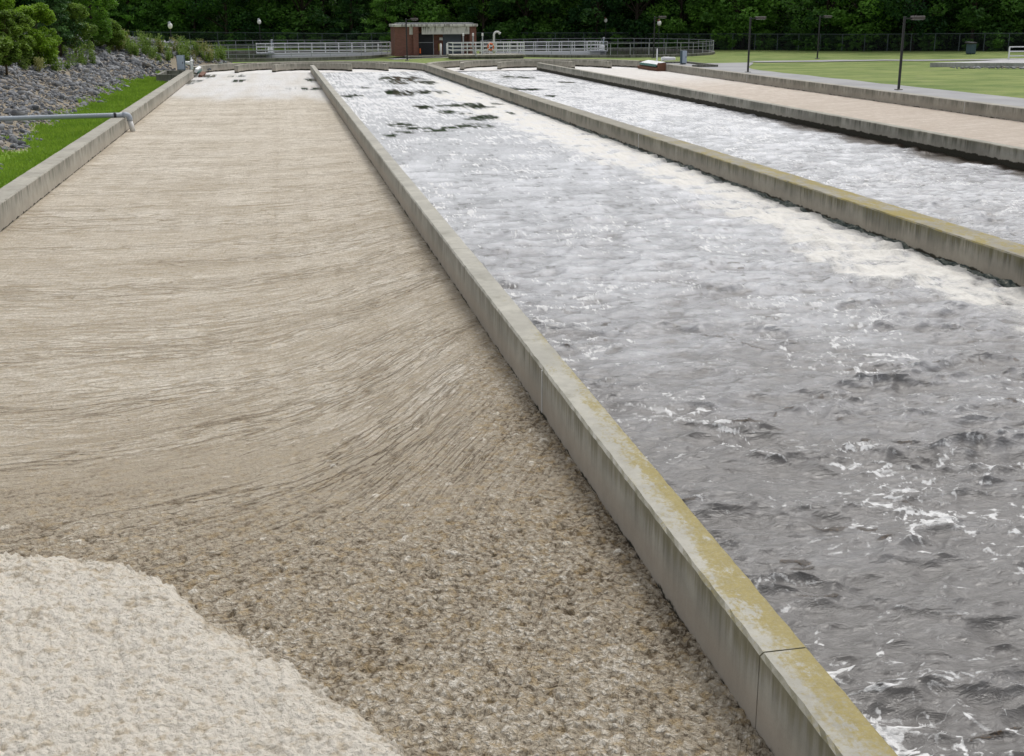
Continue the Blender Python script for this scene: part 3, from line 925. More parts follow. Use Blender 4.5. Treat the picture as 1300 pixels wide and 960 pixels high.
def churning(x0, x1, y0, ny, nx, seed, far_from, hl, cream_side, level, dark_side=0.0, calm=1.0):
    xs = np.linspace(x0 - 0.04, x1 + 0.04, nx)
    ysr = np.concatenate([np.linspace(NEAR, y0 - 0.2, 16), persp_rows(y0, Y0 + 0.2, ny)])
    X, Y = np.meshgrid(xs, ysr)
    wx = X + 0.30 * fbm(X * 0.8, Y * 0.8, 3, seed + 1); wy = Y + 0.30 * fbm(X * 0.8, Y * 0.8, 3, seed + 2)
    amp = 1.0 / (1 + (Y / 80.0) ** 2) * calm
    dyr = np.gradient(ysr)[:, None] * np.ones_like(X)
    hole = holes(X, Y, hl, seed + 60) * (Y > 30)
    hx, hy, hz = sea(X + 0.35 * (wx - X), Y + 0.35 * (wy - Y), seed + 3, dy=np.maximum(dyr, 0.012))
    boil = fbm(wx * 0.45, wy * 0.7, 3, seed + 5)
    lift = (0.7 + 0.9 * sstep(-0.2, 0.45, boil)) * (1 - 0.93 * hole)
    hz = hz * lift; hx = hx * lift; hy = hy * lift
    crest = hz / 0.026
    Z = level + (hz + 0.045 * boil) * amp
    # where froth is: more of it with distance, in drifting patches
    patch = fbm(wx * 0.42, wy * 0.30, 4, seed + 20)
    streak = fbm(wx * 0.9, wy * 3.6, 4, seed + 23, 0.6)
    fine = fbm(wx * 3.0, wy * 10.0, 3, seed + 26, 0.6)
    film = 0.10 + 0.50 * sstep(7, far_from * 0.55, Y + 1.5 * patch) + 0.34 * sstep(far_from * 0.45, far_from * 1.2, Y + 4 * patch) + 0.35 * sstep(42, 70, Y)
    film += 0.15 * patch + 0.20 * streak + 0.22 * fine * sstep(8, 22, Y)
    ln1 = ridged(wx * 0.7, wy * 2.2, 3, seed + 28, 0.6)
    film -= 0.34 * pc(ln1, 86, 99) * sstep(80, 45, Y) + 0.10 * np.clip(-crest, 0, 2)
    lw = ridged(wx * 1.0 + 0.35 * fbm(X * 2, Y * 2, 3, seed + 31), wy * 1.7 + 0.35 * fbm(X * 2, Y * 2, 3, seed + 32), 4, seed + 33, 0.66)
    lw2 = ridged(wx * 3.6 + 0.15 * fbm(X * 6, Y * 6, 2, seed + 34), wy * 5.8, 3, seed + 35, 0.66)
    fl_ = 1 - np.abs(fbm(wx * 2.1 + 0.4 * fbm(X * 1.7, Y * 1.7, 3, seed + 71), wy * 3.2 + 0.4 * fbm(X * 1.7, Y * 1.7, 3, seed + 72), 3, seed + 73, 0.5))
    pm = sstep(-0.15, 0.35, fbm(X * 0.40 + 7, Y * 0.30, 3, seed + 36))
    lace = (0.42 * pc(lw, 62, 98) + 0.34 * pc(lw2, 66, 98) + 0.34 * pc(fl_, 84, 99.5) + 0.34 * pc(lw, 60, 95) * pc(lw2, 60, 95)) * (0.72 + 1.25 * pm) + 0.08 * np.clip(crest, -1, 2)
    # froth churned up in the lee of the near wall, bottom corner
    lace += 0.45 * sstep(0.8, 0.0, X - x0 + 0.5 * fbm(X * 2, Y * 2, 3, seed + 37)) * sstep(9, 6, Y) * (0.4 + lw2)
    lace += (0.52 + 0.35 * streak + 0.25 * patch) * sstep(30, 66, Y + 8 * patch)
    # cream raft hugging the far wall
    wc_ = cream_side * (0.6 + 0.7 * sstep(13, 22, Y) + 0.5 * sstep(35, 60, Y))
    cd = (x1 - X) - wc_ * (1 + 0.9 * fbm(X * 0.45, Y * 0.22, 4, seed + 41)) + 0.35 * fbm(wx * 1.6, wy * 1.6, 4, seed + 42)
    cream = np.where(cream_side > 0, sstep(0.9, -0.9, cd) * (0.80 + 0.6 * fbm(wx * 0.9, wy * 0.9, 3, seed + 43) + 0.95 * fbm(wx * 2.6 + 0.5 * fbm(X, Y, 2, seed + 45), wy * 1.5, 4, seed + 46, 0.62)), 0)
    cream *= sstep(98, 80, Y)
    Z += 0.05 * cream * amp * (1 + fbm(X * 3, Y * 3, 3, seed + 44))
    # brown sludge torn up on the crests
    bm1 = ridged(wx * 0.55 + 11 + 0.35 * wy, wy * 1.5 + 0.25 * fbm(X * 3, Y * 3, 2, seed + 54), 3, seed + 51, 0.42)
    bp = sstep(-0.05, 0.28, fbm(X * 0.55 + 3, Y * 0.7, 3, seed + 52))
    brown = pc(bm1, 93, 98.5) * (0.25 + 0.90 * bp) * sstep(34, 13, Y) * 1.05 + 0.05 * np.clip(crest, 0, 2)
    brown += dark_side * sstep(1.9, 0.3, (x1 - X) + 1.6 * fbm(wx * 0.5, wy * 0.35, 4, seed + 53)) * sstep(70, 42, Y) * 0.9
    brown *= (1 - np.clip(cream * 1.5, 0, 1))
    Z += 0.008 * np.clip(brown, 0, 1) * amp * (0.6 + lw2)
    X = np.clip(X + hx * amp * (1 - sstep(0.25, 0.0, np.minimum(X - x0, x1 - X))), x0 - 0.04, x1 + 0.04); Y = Y + hy * amp
    return tag(grid_mesh('water', X, Y, Z, {'film': film, 'lace': lace, 'cream': cream, 'brown': brown, 'hole': hole}, M['water']), kind='structure')


def right_foam():
    xs = np.linspace(W3B - 0.05, W4F + 0.05, 320)
    ysr = np.concatenate([np.linspace(NEAR, 24, 20), persp_rows(25, Y0 + 0.2, 420)])
    X, Y = np.meshgrid(xs, ysr)
    s1 = fbm((X + 0.2 * Y) * 0.35, (Y - 0.35 * X) * 2.2, 4, 211, 0.6)
    s2 = fbm(X * 3, Y * 3, 4, 213, 0.6)
    Z = WATER + 0.02 + 0.025 * s1 + 0.02 * s2
    tone = 0.62 + 0.22 * s1 + 0.22 * s2 + 0.10 * sstep(50, 80, Y)
    white = np.clip(sstep(72, 92, Y + 5 * s1) * 0.7, 0, 1)
    return tag(grid_mesh('water', X, Y, Z, {'tone': tone, 'white': white, 'hole': np.zeros(X.shape)}, M['foam_b']), kind='structure')


def end_pool(cx, r, seed):
    rs_ = np.linspace(0.0, r, 60); th = np.linspace(0, math.pi, 120)
    Rr, T = np.meshgrid(rs_, th)
    X = cx + (Rr + 0.03) * np.cos(T); Y = Y0 + 0.2 + Rr * np.sin(T)
    Z = WATER + 0.04 * fbm(X, Y, 3, seed)
    white = 0.9 + 0.3 * fbm(X * 0.7, Y * 0.2, 3, seed + 2)
    return tag(grid_mesh('water', X, Y, Z, {'tone': np.full(X.shape, 0.9), 'white': np.clip(white, 0, 1), 'hole': np.zeros(X.shape)}, M['foam_b']), kind='structure')


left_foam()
churning(CR, W2F, 4.9, 860, 800, 100, 38, HOLES2, 1.7, WATER)
churning(W2B, W3F, 22.0, 420, 420, 300, 44, HOLES3, 0.0, WATER - 0.04, dark_side=1.0)
right_foam()
end_pool(CAx, RA + 0.05, 401)
end_pool(CBx, RB + 0.05, 411)


# scum clinging to the foot of the second wall
def scum():
    rows = persp_rows(17, 100, 700)
    k = np.linspace(0, 1, 14)
    K, Y = np.meshgrid(k, rows)
    w_ = 0.10 + 0.14 * np.abs(fbm(Y * 0.5, Y * 0 + 3, 3, 501)) + 0.12 * sstep(0.0, 0.5, fbm(Y * 1.3, Y * 0, 3, 502))
    h_ = 0.10 + 0.10 * fbm(Y * 0.8, Y * 0 + 9, 3, 503)
    X = W2F + 0.02 - K * w_ * (1 + 0.5 * perlin(Y * 3, K * 3, 504)) - 0.01
    Z = WATER - 0.06 + (1 - K ** 1.5) * h_ * 1.5 + 0.05 * fbm(Y * 4, K * 2.5, 3, 505)
    tone = 0.5 + 0.9 * fbm(Y * 5, K * 4, 3, 506)
    n_ = NT('dried_scum')
    P_ = n_.pos(); tt = n_.attr('tone'); ff = n_.noise(P_, 14, 4, 0.7)
    v_ = n_.math('ADD', tt, n_.math('MULTIPLY', n_.math('SUBTRACT', ff, 0.5), 1.2))
    c_ = n_.mix(n_.step(v_, 0.2, 0.7), (0.035, 0.05, 0.045), (0.15, 0.165, 0.14))
    c_ = n_.mix(n_.step(v_, 0.75, 1.0), c_, (0.42, 0.39, 0.32))
    mt = n_.done(n_.bsdf(c_, 0.8, 0.3, 0, n_.bump(ff, 0.6, 0.03)))
    return tag(grid_mesh('scum', X, Y, Z, {'tone': tone}, mt), 'grey green crust of dried scum along the foot of the lichen topped wall', 'scum', kind='stuff')


scum()

# ------------------------------------------------------------------ pipes at the left wall
def drop_pipe(label, run):
    """run = list of points of the level pipe, the last one above the foam"""
    root = empty('drain_pipe', run[-1], 0, label, 'pipe')
    o = Vector(run[-1])
    loc = [Vector(p) - o for p in run]
    d = (loc[-1] - loc[-2]).normalized()
    MB().tube(loc[:-1] + [loc[-1] - d * 0.16], 0.098, 14).build('pipe_run', M['pvc'], root, True)
    MB().tube([loc[-1] - d * 0.62, loc[-1] - d * 0.52], 0.118, 14).build('coupling', M['black'], root, True)
    el = [loc[-1] - d * 0.26]
    for k in range(7):
        a = k / 6 * math.pi / 2
        el.append(loc[-1] - d * 0.16 + d * (0.16 * math.sin(a)) + Vector((0, 0, -0.16 * (1 - math.cos(a)))))
    el.append(el[-1] + Vector((0, 0, -0.1)))
    MB().tube(el, 0.118, 14).build('elbow', M['pvc'], root, True)
    b = el[-1]
    MB().tube([b + Vector((0, 0, 0.02)), b + Vector((0.10, -0.02, -0.44))], 0.105, 14).build('spout', M['pvcw'], root, True)
    return root


drop_pipe('long grey pipe crossing the grass strip onto the left basin wall, with white spout', [(-19.0, 49.0, 0.9), (-11.0, 50.25, 0.13), (-6.9, 51.35, 0.10), (-6.12, 51.5, 0.10)])
drop_pipe('grey pipe dropping down the left wall face at the far left edge', [(-9.5, 25.1, 0.10), (-7.4, 25.35, 0.10), (-6.14, 25.5, 0.10)])

# ------------------------------------------------------------------ weir gates, boxes and cabinets
cb = empty('concrete_box', (-7.64, 88.2, 0), 0, 'open concrete chamber on the grass behind the left basin wall', 'chamber')
z0 = -0.9
mb = MB()
mb.box((0.0, 0.0, -0.45), (1.5, 0.22, 0.98)); mb.box((0.0, 6.4, -0.45), (1.5, 0.22, 0.98)); mb.box((-0.64, 3.2, -0.452), (0.22, 6.18, 0.975))
mb.build('wall', M['conc_dark'], cb)
MB().box((0.1, 3.2, -0.7), (1.25, 6.1, 0.1)).build('floor', M['conc_dark'], cb)
MB().tube([(0.1, -0.10, -0.40), (0.1, -0.20, -0.40)], 0.06, 10).build('outlet', M['pvcw'], cb)

cab = empty('control_cabinet', (-7.15, 95.6, -0.05), 0, 'blue grey electrical cabinet standing beside the left weir gate', 'cabinet')
MB().box((0, 0, 0.62), (0.62, 0.45, 1.15), bev=0.02).build('body', M['boxd'], cab)
MB().box((-0.02, -0.245, 0.64), (0.54, 0.03, 1.05), bev=0.01).build('door', M['box'], cab)
MB().box((0.15, -0.275, 0.62), (0.04, 0.03, 0.16)).build('handle', M['black'], cab)
MB().box((0, 0, -0.3), (0.5, 0.35, 0.75)).build('plinth', M['conc_dark'], cab)

wg = empty('weir_gate', (-6.35, 99.2, 0), 0, 'white weir gate with motor drive at the far end of the left basin wall', 'weir gate')
MB().box((-0.2, 0, -1.0), (0.5, 5.6, 0.9)).build('sill', M['conc_dark'], wg)
MB().box((0.20, 0.1, -0.10), (0.22, 5.0, 0.28), ry=R(24)).build('gate_leaf', M['white'], wg)
MB().box((0.34, 0.1, -0.27), (0.05, 5.0, 0.16), ry=R(24)).build('rubber_lip', M['teal'], wg)
MB().box((0.52, 0.0, -0.52), (0.30, 5.4, 0.22), ry=R(20)).build('scum_board', M['wood'], wg)
mb = MB()
for yy in (-0.7, 0.9):
    mb.box((-0.25, yy, 0.25), (0.10, 0.10, 0.75))
mb.box((-0.25, 0.1, 0.60), (0.12, 1.9, 0.08))
mb.build('frame', M['white'], wg)
MB().tube([(-0.25, 0.1, 0.30), (-0.25, 0.1, 0.85)], 0.05, 10).build('stem', M['white'], wg)
MB().tube([(-1.0, -0.3, 0.42), (-0.25, -0.3, 0.42)], 0.15, 12).build('motor', M['white'], wg, True)

wr = empty('weir_gate', (32.5, 98.8, 0), 0, 'white weir gate over a rust brown board at the end of the roadside wall', 'weir gate')
MB().box((0.25, 0, -1.0), (0.55, 5.2, 0.9)).build('sill', M['conc_dark'], wr)
MB().box((-0.35, 0, 0.02), (0.85, 4.6, 0.10), ry=R(-14)).build('gate_leaf', M['white'], wr)
MB().box((-0.74, 0, -0.12), (0.05, 4.6, 0.20), ry=R(-14)).build('rubber_lip', M['teal'], wr)
MB().box((-0.62, 0.2, -0.42), (0.28, 5.4, 0.24), ry=R(-16)).build('scum_board', M['wood'], wr)
for yy in (-2.5, 2.6): MB().box((-0.3, yy, -0.25), (0.7, 0.12, 0.7)).build('frame', M['wood'], wr)
MB().tube([(0.2, -0.9, 0.35), (0.5, -0.9, 0.38), (1.2, -1.5, 0.40)], [0.16, 0.17, 0.13], 12).build('motor', M['white'], wr, True)
MB().tube([(0.15, 0.2, 0.0), (0.15, 0.2, 1.2)], 0.06, 10).build('stem', M['white'], wr)

cab2 = empty('control_cabinet', (34.7, 98.0, -0.15), 0, 'pale blue electrical cabinet standing behind the right weir gate', 'cabinet')
MB().box((0, 0, 0.65), (0.45, 0.45, 1.1), bev=0.02).build('body', M['boxd'], cab2)
MB().box((0.03, -0.245, 0.66), (0.40, 0.03, 1.02), bev=0.01).build('door', M['box'], cab2)
MB().box((0.14, -0.275, 0.64), (0.03, 0.03, 0.14)).build('handle', M['black'], cab2)
MB().box((0, 0, -0.05), (0.4, 0.35, 0.3)).build('plinth', M['conc_dark'], cab2)
cb2 = empty('concrete_box', (33.9, 96.5, 0), 0, 'low concrete chamber rim at the end of the asphalt road', 'chamber')
mb = MB(); mb.box((0.9, -3.6, -0.2), (2.2, 0.25, 0.5)); mb.box((1.9, 0, -0.2), (0.25, 7.0, 0.498)); mb.box((0.9, 3.6, -0.2), (2.2, 0.25, 0.5)); mb.build('wall', M['conc_dark'], cb2)
MB().box((0.85, 0, -0.35), (1.7, 6.9, 0.1)).build('floor', M['conc_dark'], cb2)


# ------------------------------------------------------------------ lamps
def box_lamp(x, y, label, h=4.05, armdir=0.0):
    z = float(terr(x, y))
    root = empty('lamp_post', (x, y, z), armdir, label, 'lamp post', 'dark box lamp posts')
    MB().box((0, 0, h / 2), (0.12, 0.12, h), bev=0.015).build('pole', M['bronze'], root)
    MB().box((0, 0, 0.03), (0.36, 0.36, 0.10), bev=0.02).build('base_plate', M['conc_dark'], root)
    MB().box((0.30, 0, h - 0.10), (0.46, 0.07, 0.07)).build('arm', M['bronze'], root)
    hd = MB().box((0.80, 0, h - 0.06), (0.72, 0.40, 0.20), bev=0.03).build('lamp_head', M['lampbrown'], root)
    MB().box((0.80, 0, h - 0.172), (0.56, 0.30, 0.02)).build('lens', M['galv'], hd)
    return root


box_lamp(34.75, 61.6, 'dark lamp post on the road edge nearest the camera, its head against the trees', 4.05)
box_lamp(34.55, 83.2, 'dark lamp post on the road edge where the road widens into the path', 4.0)
box_lamp(51.4, 106.8, 'dark lamp post standing alone on the far lawn behind the path', 4.0)
box_lamp(37.1, 113.6, 'dark lamp post in front of the round tank railing beside the right weir gate', 4.0)
box_lamp(12.75, 116.3, 'dark lamp post in front of the small brick building', 4.0)


def globe_lamp(x, y, z0, z1, label, cap='white'):
    root = empty('globe_lamp', (x, y, z0), 0, label, 'lamp', 'small white globe lamps')
    h = z1 - z0
    MB().tube([(0, 0, 0), (0, 0, h - 0.2)], [0.05, 0.04], 8).build('pole', M['bronze'], root)
    MB().sphere((0, 0, h), 0.22, 12, 8, 1.25).build('globe', M['globe'], root, True)
    MB().tube([(-0.05, 0, h + 0.22), (-0.08, 0, h + 0.40)], [0.15, 0.10], 10).build('cap', M[cap], root)
    return root


def globe_at(px, py, Y, label, zb=None, cap='rust'):
    x, y, z = atY(px, py, Y)
    globe_lamp(x, y, float(terr(x, y)) if zb is None else zb, z, label, cap)


globe_at(216, 33, 118, 'white globe lamp on a thin pole rising from the weeds of the rocky bank', cap='galv')
globe_at(329, 28, 140, 'small white globe lamp above the grey railing of the left tank', cap='galv')
globe_at(769, 26, 143, 'small white globe lamp on a thin pole behind the white bridge of the right tank')
globe_at(837, 29.5, 122, 'white globe lamp with a rusty cap beside a dark box lamp post')

# ------------------------------------------------------------------ round tanks with bridges


def ring_prof_wall(t, z0, z1):
    h = t / 2
    return [(-h, z0), (-h, z1 - 0.02), (-h + 0.02, z1), (h - 0.02, z1), (h, z1 - 0.02), (h, z0)]


def round_tank(cx, cy, r, zg, zr, zrail, label, posts=40, rails=(1.0, 0.62, 0.30)):
    root = empty('clarifier_tank', (cx, cy, 0), 0, label, 'round tank', 'round settling tanks')
    p = [(r * math.cos(a), r * math.sin(a)) for a in np.linspace(0, 2 * math.pi, 97)]
    MB().sweep(p, ring_prof_wall(0.35, zg - 1.0, zr), closed_ends=False).build('concrete_rim', M['conc_dark'], root)
    mb = MB(); k = 64
    vs = [((r - 0.3) * math.cos(2 * math.pi * i / k), (r - 0.3) * math.sin(2 * math.pi * i / k), zr - 0.2) for i in range(k)]
    mb.add(vs, [tuple(range(k))]).build('tank_water', M['tankwater'], root)
    hh = zrail - zr
    rl = MB()
    for f in rails:
        rl.sweep(p, [(-0.03, zr + hh * f - 0.03), (-0.03, zr + hh * f + 0.03), (0.03, zr + hh * f + 0.03), (0.03, zr + hh * f - 0.03)], closed_ends=False)
    rl.build('guard_rail', M['dullgalv'], root)
    post = None
    for i in range(posts):
        a = 2 * math.pi * i / posts
        if post is None:
            post = MB().box((0, 0, hh / 2), (0.05, 0.05, hh)).build('rail_post', M['galv'], root)
            o = post
        else:
            o = post.copy(); COL.objects.link(o)
        o.parent = root
        o.location = (r * math.cos(a), r * math.sin(a), zr)
    return root


n = NT('tank_water')
P = n.pos(); f = n.noise(P, 1.5, 4)
M['tankwater'] = n.done(n.bsdf(n.mix(f, (0.035, 0.04, 0.03), (0.06, 0.06, 0.045)), 0.12, 0.5, 0, n.bump(f, 0.2, 0.03)))


def tank_bridge(x0, x1, y, zd, label, wd=1.1, drop=0.42, nose=None):
    """walkway running along x from the tank centre to the rim"""
    root = empty('tank_bridge', ((x0 + x1) / 2, y, zd), 0, label, 'walkway bridge', 'white walkway bridges over the tanks')
    L_ = abs(x1 - x0); hl = L_ / 2
    MB().box((0, 0, -0.06), (L_, wd, 0.12)).build('deck', M['galv'], root)
    for s in (-1, 1):
        MB().box((0, s * (wd / 2 + 0.03), -drop / 2), (L_, 0.06, drop)).build('girder', M['white'], root)
        rb = MB()
        for zz in (0.22, 0.62, 1.02):
            rb.box((0, s * wd / 2, zz), (L_, 0.06, 0.075))
        rb.build('handrail', M['white'], root)
        first = None
        m = max(4, int(L_ / 1.45))
        for i in range(m + 1):
            if first is None:
                first = MB().box((0, 0, 0.5), (0.08, 0.08, 1.0)).build('rail_post', M['white'], root); o = first
            else:
                o = first.copy(); COL.objects.link(o); o.parent = root
            o.location = (-hl + 0.04 + (L_ - 0.08) * i / m, s * (wd / 2 + 0.002), 0)
    return root


TA = (-0.4, 134.5, 13.2); TB = (35.3, 128.6, 12.9)
round_tank(TA[0], TA[1], TA[2], -0.35, -0.02, 1.18, 'round concrete tank with a grey railing behind the left basin and the weedy bank', 40)
round_tank(TB[0], TB[1], TB[2], -0.2, 0.12, 1.25, 'round concrete tank with a pale railing in front of the lawn behind the right basin', 40, (1.0, 0.6))
tank_bridge(TA[0] + 0.1, TA[0] + 13.3, TA[1] - 1.5, 0.12, 'white railed bridge over the left round tank, ending near the orange marker')
tank_bridge(TB[0] - 13.2, TB[0] - 0.1, TB[1] - 1.5, 0.20, 'white railed bridge over the right round tank, running behind the platform')


def centre_drive(cx, cy, z, label):
    root = empty('tank_drive', (cx, cy, z), 0, label, 'tank drive', 'drive units at the tank centres')
    MB().tube([(0, 0, -1.2), (0, 0, -0.05)], 0.5, 16).build('column', M['galv'], root)
    MB().box((-0.55, 0, 0.0), (1.9, 1.9, 0.10)).build('platform', M['galv'], root)
    mb = MB()
    for zz in (0.3, 0.65, 1.0):
        for yy in (-0.93, 0.93):
            mb.box((-0.55, yy, zz), (1.9, 0.05, 0.06))
        mb.box((-1.48, 0, zz), (0.05, 1.81, 0.062))
    for xx in (-1.47, -0.5, 0.38):
        for yy in (-0.93, 0.93):
            mb.box((xx, yy, 0.5), (0.055, 0.055, 0.96))
    mb.build('handrail', M['white'], root)
    MB().box((0.0, 0, 0.32), (0.55, 0.55, 0.5), bev=0.05).build('motor_housing', M['white'], root)
    MB().tube([(0.2, 0.0, 0.57), (0.2, 0.0, 1.28)], 0.07, 10).build('mast', M['box'], root)
    MB().box((0.2, -0.05, 1.33), (0.22, 0.2, 0.22), bev=0.03).build('beacon', M['galv'], root)
    return root


centre_drive(TA[0], TA[1] - 1.5, 0.12, 'white motor drive with a short mast at the centre of the left round tank')
centre_drive(TB[0] + 0.2, TB[1] - 1.5, 0.20, 'white motor drive with a short mast at the centre of the right round tank')

mk = empty('safety_marker', (12.88, 131.9, -0.35), 0, 'orange flotation vest hanging on a dark post at the end of the left tank bridge', 'safety vest')
MB().tube([(0, 0, 0), (0.02, 0, 1.0)], 0.06, 8).build('post', M['black'], mk)
MB().box((-0.02, -0.06, 1.12), (0.28, 0.14, 0.62), bev=0.06).build('vest', M['orange'], mk)


def ring(cx, cy, cz, label):
    mb = MB(); K = 20
    pts = [(0.30 * math.cos(a), 0, 0.30 * math.sin(a)) for a in np.linspace(0, 2 * math.pi, K + 1)]
    mb.tube(pts, 0.075, 8, cap=False)
    root = empty('life_ring', (cx, cy, cz), R(12), label, 'life ring')
    mb.build('ring', M['orange'], root, True)
    mb = MB()
    for a in (0.6, 2.2, 3.7, 5.3):
        mb.tube([(0.30 * math.cos(a - .12), 0, 0.30 * math.sin(a - .12)), (0.30 * math.cos(a + .12), 0, 0.30 * math.sin(a + .12))], 0.082, 8)
    mb.build('band', M['globe'], root)
    return root


# ------------------------------------------------------------------ splitter platform
px0, px1, py0, py1 = 17.3, 24.6, 116.6, 120.2
pf = empty('platform', ((px0 + px1) / 2, (py0 + py1) / 2, 0), 0, 'low concrete platform with white pipe railing right of the brick building', 'platform')
W_ = px1 - px0; D_ = py1 - py0
MB().box((0, 0, -0.28), (W_ - 0.2, D_ - 0.2, 0.64)).build('pedestal', M['conc_dark'], pf)
MB().box((0, 0, 0.14), (W_ + 0.15, D_ + 0.15, 0.20), bev=0.02).build('slab', M['conc'], pf)
for yy in (-D_ / 2 + 0.08, D_ / 2 - 0.08):
    rb = MB()
    for zz in (0.42, 0.78, 1.14):
        rb.box((0, yy, 0.24 + zz), (W_, 0.05, 0.06))
    rb.build('handrail', M['white'], pf)
for xx in (-W_ / 2 + 0.05, W_ / 2 - 0.05):
    rb = MB()
    for zz in (0.42, 0.78, 1.14):
        rb.box((xx, 0, 0.241 + zz), (0.05, D_ - 0.2, 0.06))
    rb.build('handrail', M['white'], pf)
first = None
for yy in (-D_ / 2 + 0.08, D_ / 2 - 0.08):
    for i in range(6):
        if first is None:
            first = MB().box((0, 0, 0.57), (0.075, 0.075, 1.14)).build('rail_post', M['white'], pf); o = first
        else:
            o = first.copy(); COL.objects.link(o); o.parent = pf
        o.location = (-W_ / 2 + 0.05 + (W_ - 0.1) * i / 5, yy + 0.003, 0.24)
MB().box((-W_ / 2 + 2.15, -D_ / 2 - 0.1, 0.72), (0.14, 0.05, 1.35), ry=R(-18)).build('ladder', M['galv'], pf)
for px, lab in ((588, 'white capped stand pipe at the left of the railed platform'), (600.5, 'white capped stand pipe in front of the right end of the brick building'), (612.5, 'white capped stand pipe just right of the brick building')):
    x, y, z = atY(px, 43.0, 118.6)
    gp = empty('stand_pipe', (x, y, 0.24), 0, lab, 'stand pipe', 'white capped stand pipes on the platform')
    MB().tube([(0, 0, 0), (0, 0, z - 0.30)], 0.06, 10).build('pipe', M['galv'], gp)
    MB().tube([(0, 0, z - 0.45), (0, 0, z - 0.22), (0, 0, z - 0.17)], [0.10, 0.10, 0.05], 10).build('cap', M['pvcw'], gp)
x, y, z = atY(627, 38.5, 123.2)
gn = empty('gooseneck_vent', (x, y, -0.2), 0, 'white gooseneck vent pipe rising above the railed platform', 'vent pipe')
hh = z + 0.2
pts = [(0, 0, 0), (0, 0, hh - 0.5)] + [(0.32 - 0.32 * math.cos(a), 0, hh - 0.5 + 0.34 * math.sin(a)) for a in np.linspace(0.2, math.pi * 0.75, 8)]
MB().tube(pts, 0.11, 12).build('pipe', M['pvcw'], gn, True)
e = Vector(pts[-1])
MB().tube([e, e + Vector((0.13, 0, -0.10))], 0.14, 12).build('mouth', M['pvcw'], gn)
x, y, z = atY(622, 60, 117.0)
ring(x, py0 - 0.02, z + 0.05, 'faded orange life ring hung on the front railing of the platform')

# ------------------------------------------------------------------ small brick building
bx0, bx1, by0, by1 = 12.45, 21.1, 124.9, 129.3
bd = empty('pump_house', ((bx0 + bx1) / 2, (by0 + by1) / 2, -0.1), 0, 'small flat roofed red brick building with a stained white fascia', 'building')
cxb = (bx0 + bx1) / 2; cyb = (by0 + by1) / 2


def L3(x, y, z): return (x - cxb, y - cyb, z + 0.1)


HB = 3.0
mb = MB()
mb.box(L3(bx0 + 0.95, by0 + 0.8, HB / 2 - 0.1), (1.9, 1.6, HB))                # left pier
mb.box(L3(bx0 + 2.18, by0 + 0.05, HB / 2 - 0.1), (0.55, 0.9, HB))               # second pier
mb.box(L3(bx1 - 0.35, by0 + 0.8, HB / 2 - 0.1), (0.7, 1.6, HB))                 # right pier
mb.box(L3(cxb, by0 + 1.75, HB / 2 - 0.1), (bx1 - bx0 - 0.02, 0.3, HB))          # recessed wall
mb.box(L3(bx0 + 0.15, by0 + 3.1, HB / 2 - 0.1), (0.3, 2.38, HB)); mb.box(L3(bx1 - 0.15, by0 + 3.1, HB / 2 - 0.1), (0.3, 2.38, HB))
mb.box(L3(cxb, by1 - 0.10, HB / 2 - 0.1), (bx1 - bx0 - 0.02, 0.2, HB))
mb.build('wall', M['brick'], bd)
mb = MB()
mb.box(L3(cxb + 1.05, by0 - 0.02, 2.55), (bx1 - bx0 - 3.6, 0.16, 0.86))
mb.box(L3(bx0 + 1.72, by0 - 0.03, 2.50), (0.36, 0.1, 0.80))
mb.build('fascia', M['fascia'], bd)
rf = MB().box(L3(cxb, cyb - 0.05, 3.02), (bx1 - bx0 + 0.25, by1 - by0 + 0.5, 0.26), bev=0.02).build('roof', M['fascia'], bd)
MB().box(L3(cxb + 0.1, cyb + 0.2, 3.21), (bx1 - bx0 - 0.6, by1 - by0 - 0.8, 0.12)).build('roof_edge', M['dullgalv'], rf)
dr = MB().box(L3(bx0 + 3.35, by0 + 1.57, 1.05), (1.75, 0.06, 2.3)).build('door', M['doord'], bd)
MB().box(L3(bx0 + 3.35, by0 + 1.52, 1.25), (1.75, 0.05, 0.06)).build('push_bar', M['galv'], dr)
mb = MB()
for xx in (bx0 + 2.44, bx0 + 4.26): mb.box(L3(xx, by0 + 1.55, 1.05), (0.07, 0.1, 2.3))
mb.build('door_frame', M['galv'], dr)
MB().box(L3(bx1 - 2.35, by0 + 1.57, 1.1), (2.0, 0.06, 2.4)).build('door', M['doorg'], bd)
MB().box(L3(bx0 + 5.1, by0 + 1.56, 1.62), (0.36, 0.05, 0.28)).build('sign', M['white'], bd)
MB().box(L3(bx0 + 5.45, by0 + 1.50, 2.18), (0.28, 0.2, 0.16), bev=0.03).build('wall_lamp', M['galv'], bd)
MB().box(L3(bx0 + 4.9, by0 + 1.53, 0.75), (0.16, 0.12, 0.75)).build('extinguisher', M['yellow'], bd)
MB().box(L3(cxb + 0.3, by0 - 0.4, -0.08), (bx1 - bx0 - 1.2, 3.7, 0.12)).build('apron', M['conc'], bd)
mb = MB(); mb.box(L3(bx0 + 2.58, by0 - 0.52, 0.45), (0.12, 0.12, 0.5)); mb.build('utility_box', M['orange'], bd)
for px, lab in ((559.5, 'white bollard in front of the left part of the brick building front'), (567.3, 'thinner white bollard next to the grey door of the brick building')):
    x, y, z = atY(px, 58, 123.3)
    bo = empty('bollard', (x, y, -0.1), 0, lab, 'bollard', 'white bollards at the brick building')
    MB().tube([(0, 0, 0), (0, 0, 1.25)], 0.11 if px < 560 else 0.08, 12).build('post', M['pvcw'], bo, True)
    MB().tube([(0, 0, 1.25), (0, 0, 1.34)], [0.11, 0.03], 12).build('cap', M['pvcw'], bo, True)

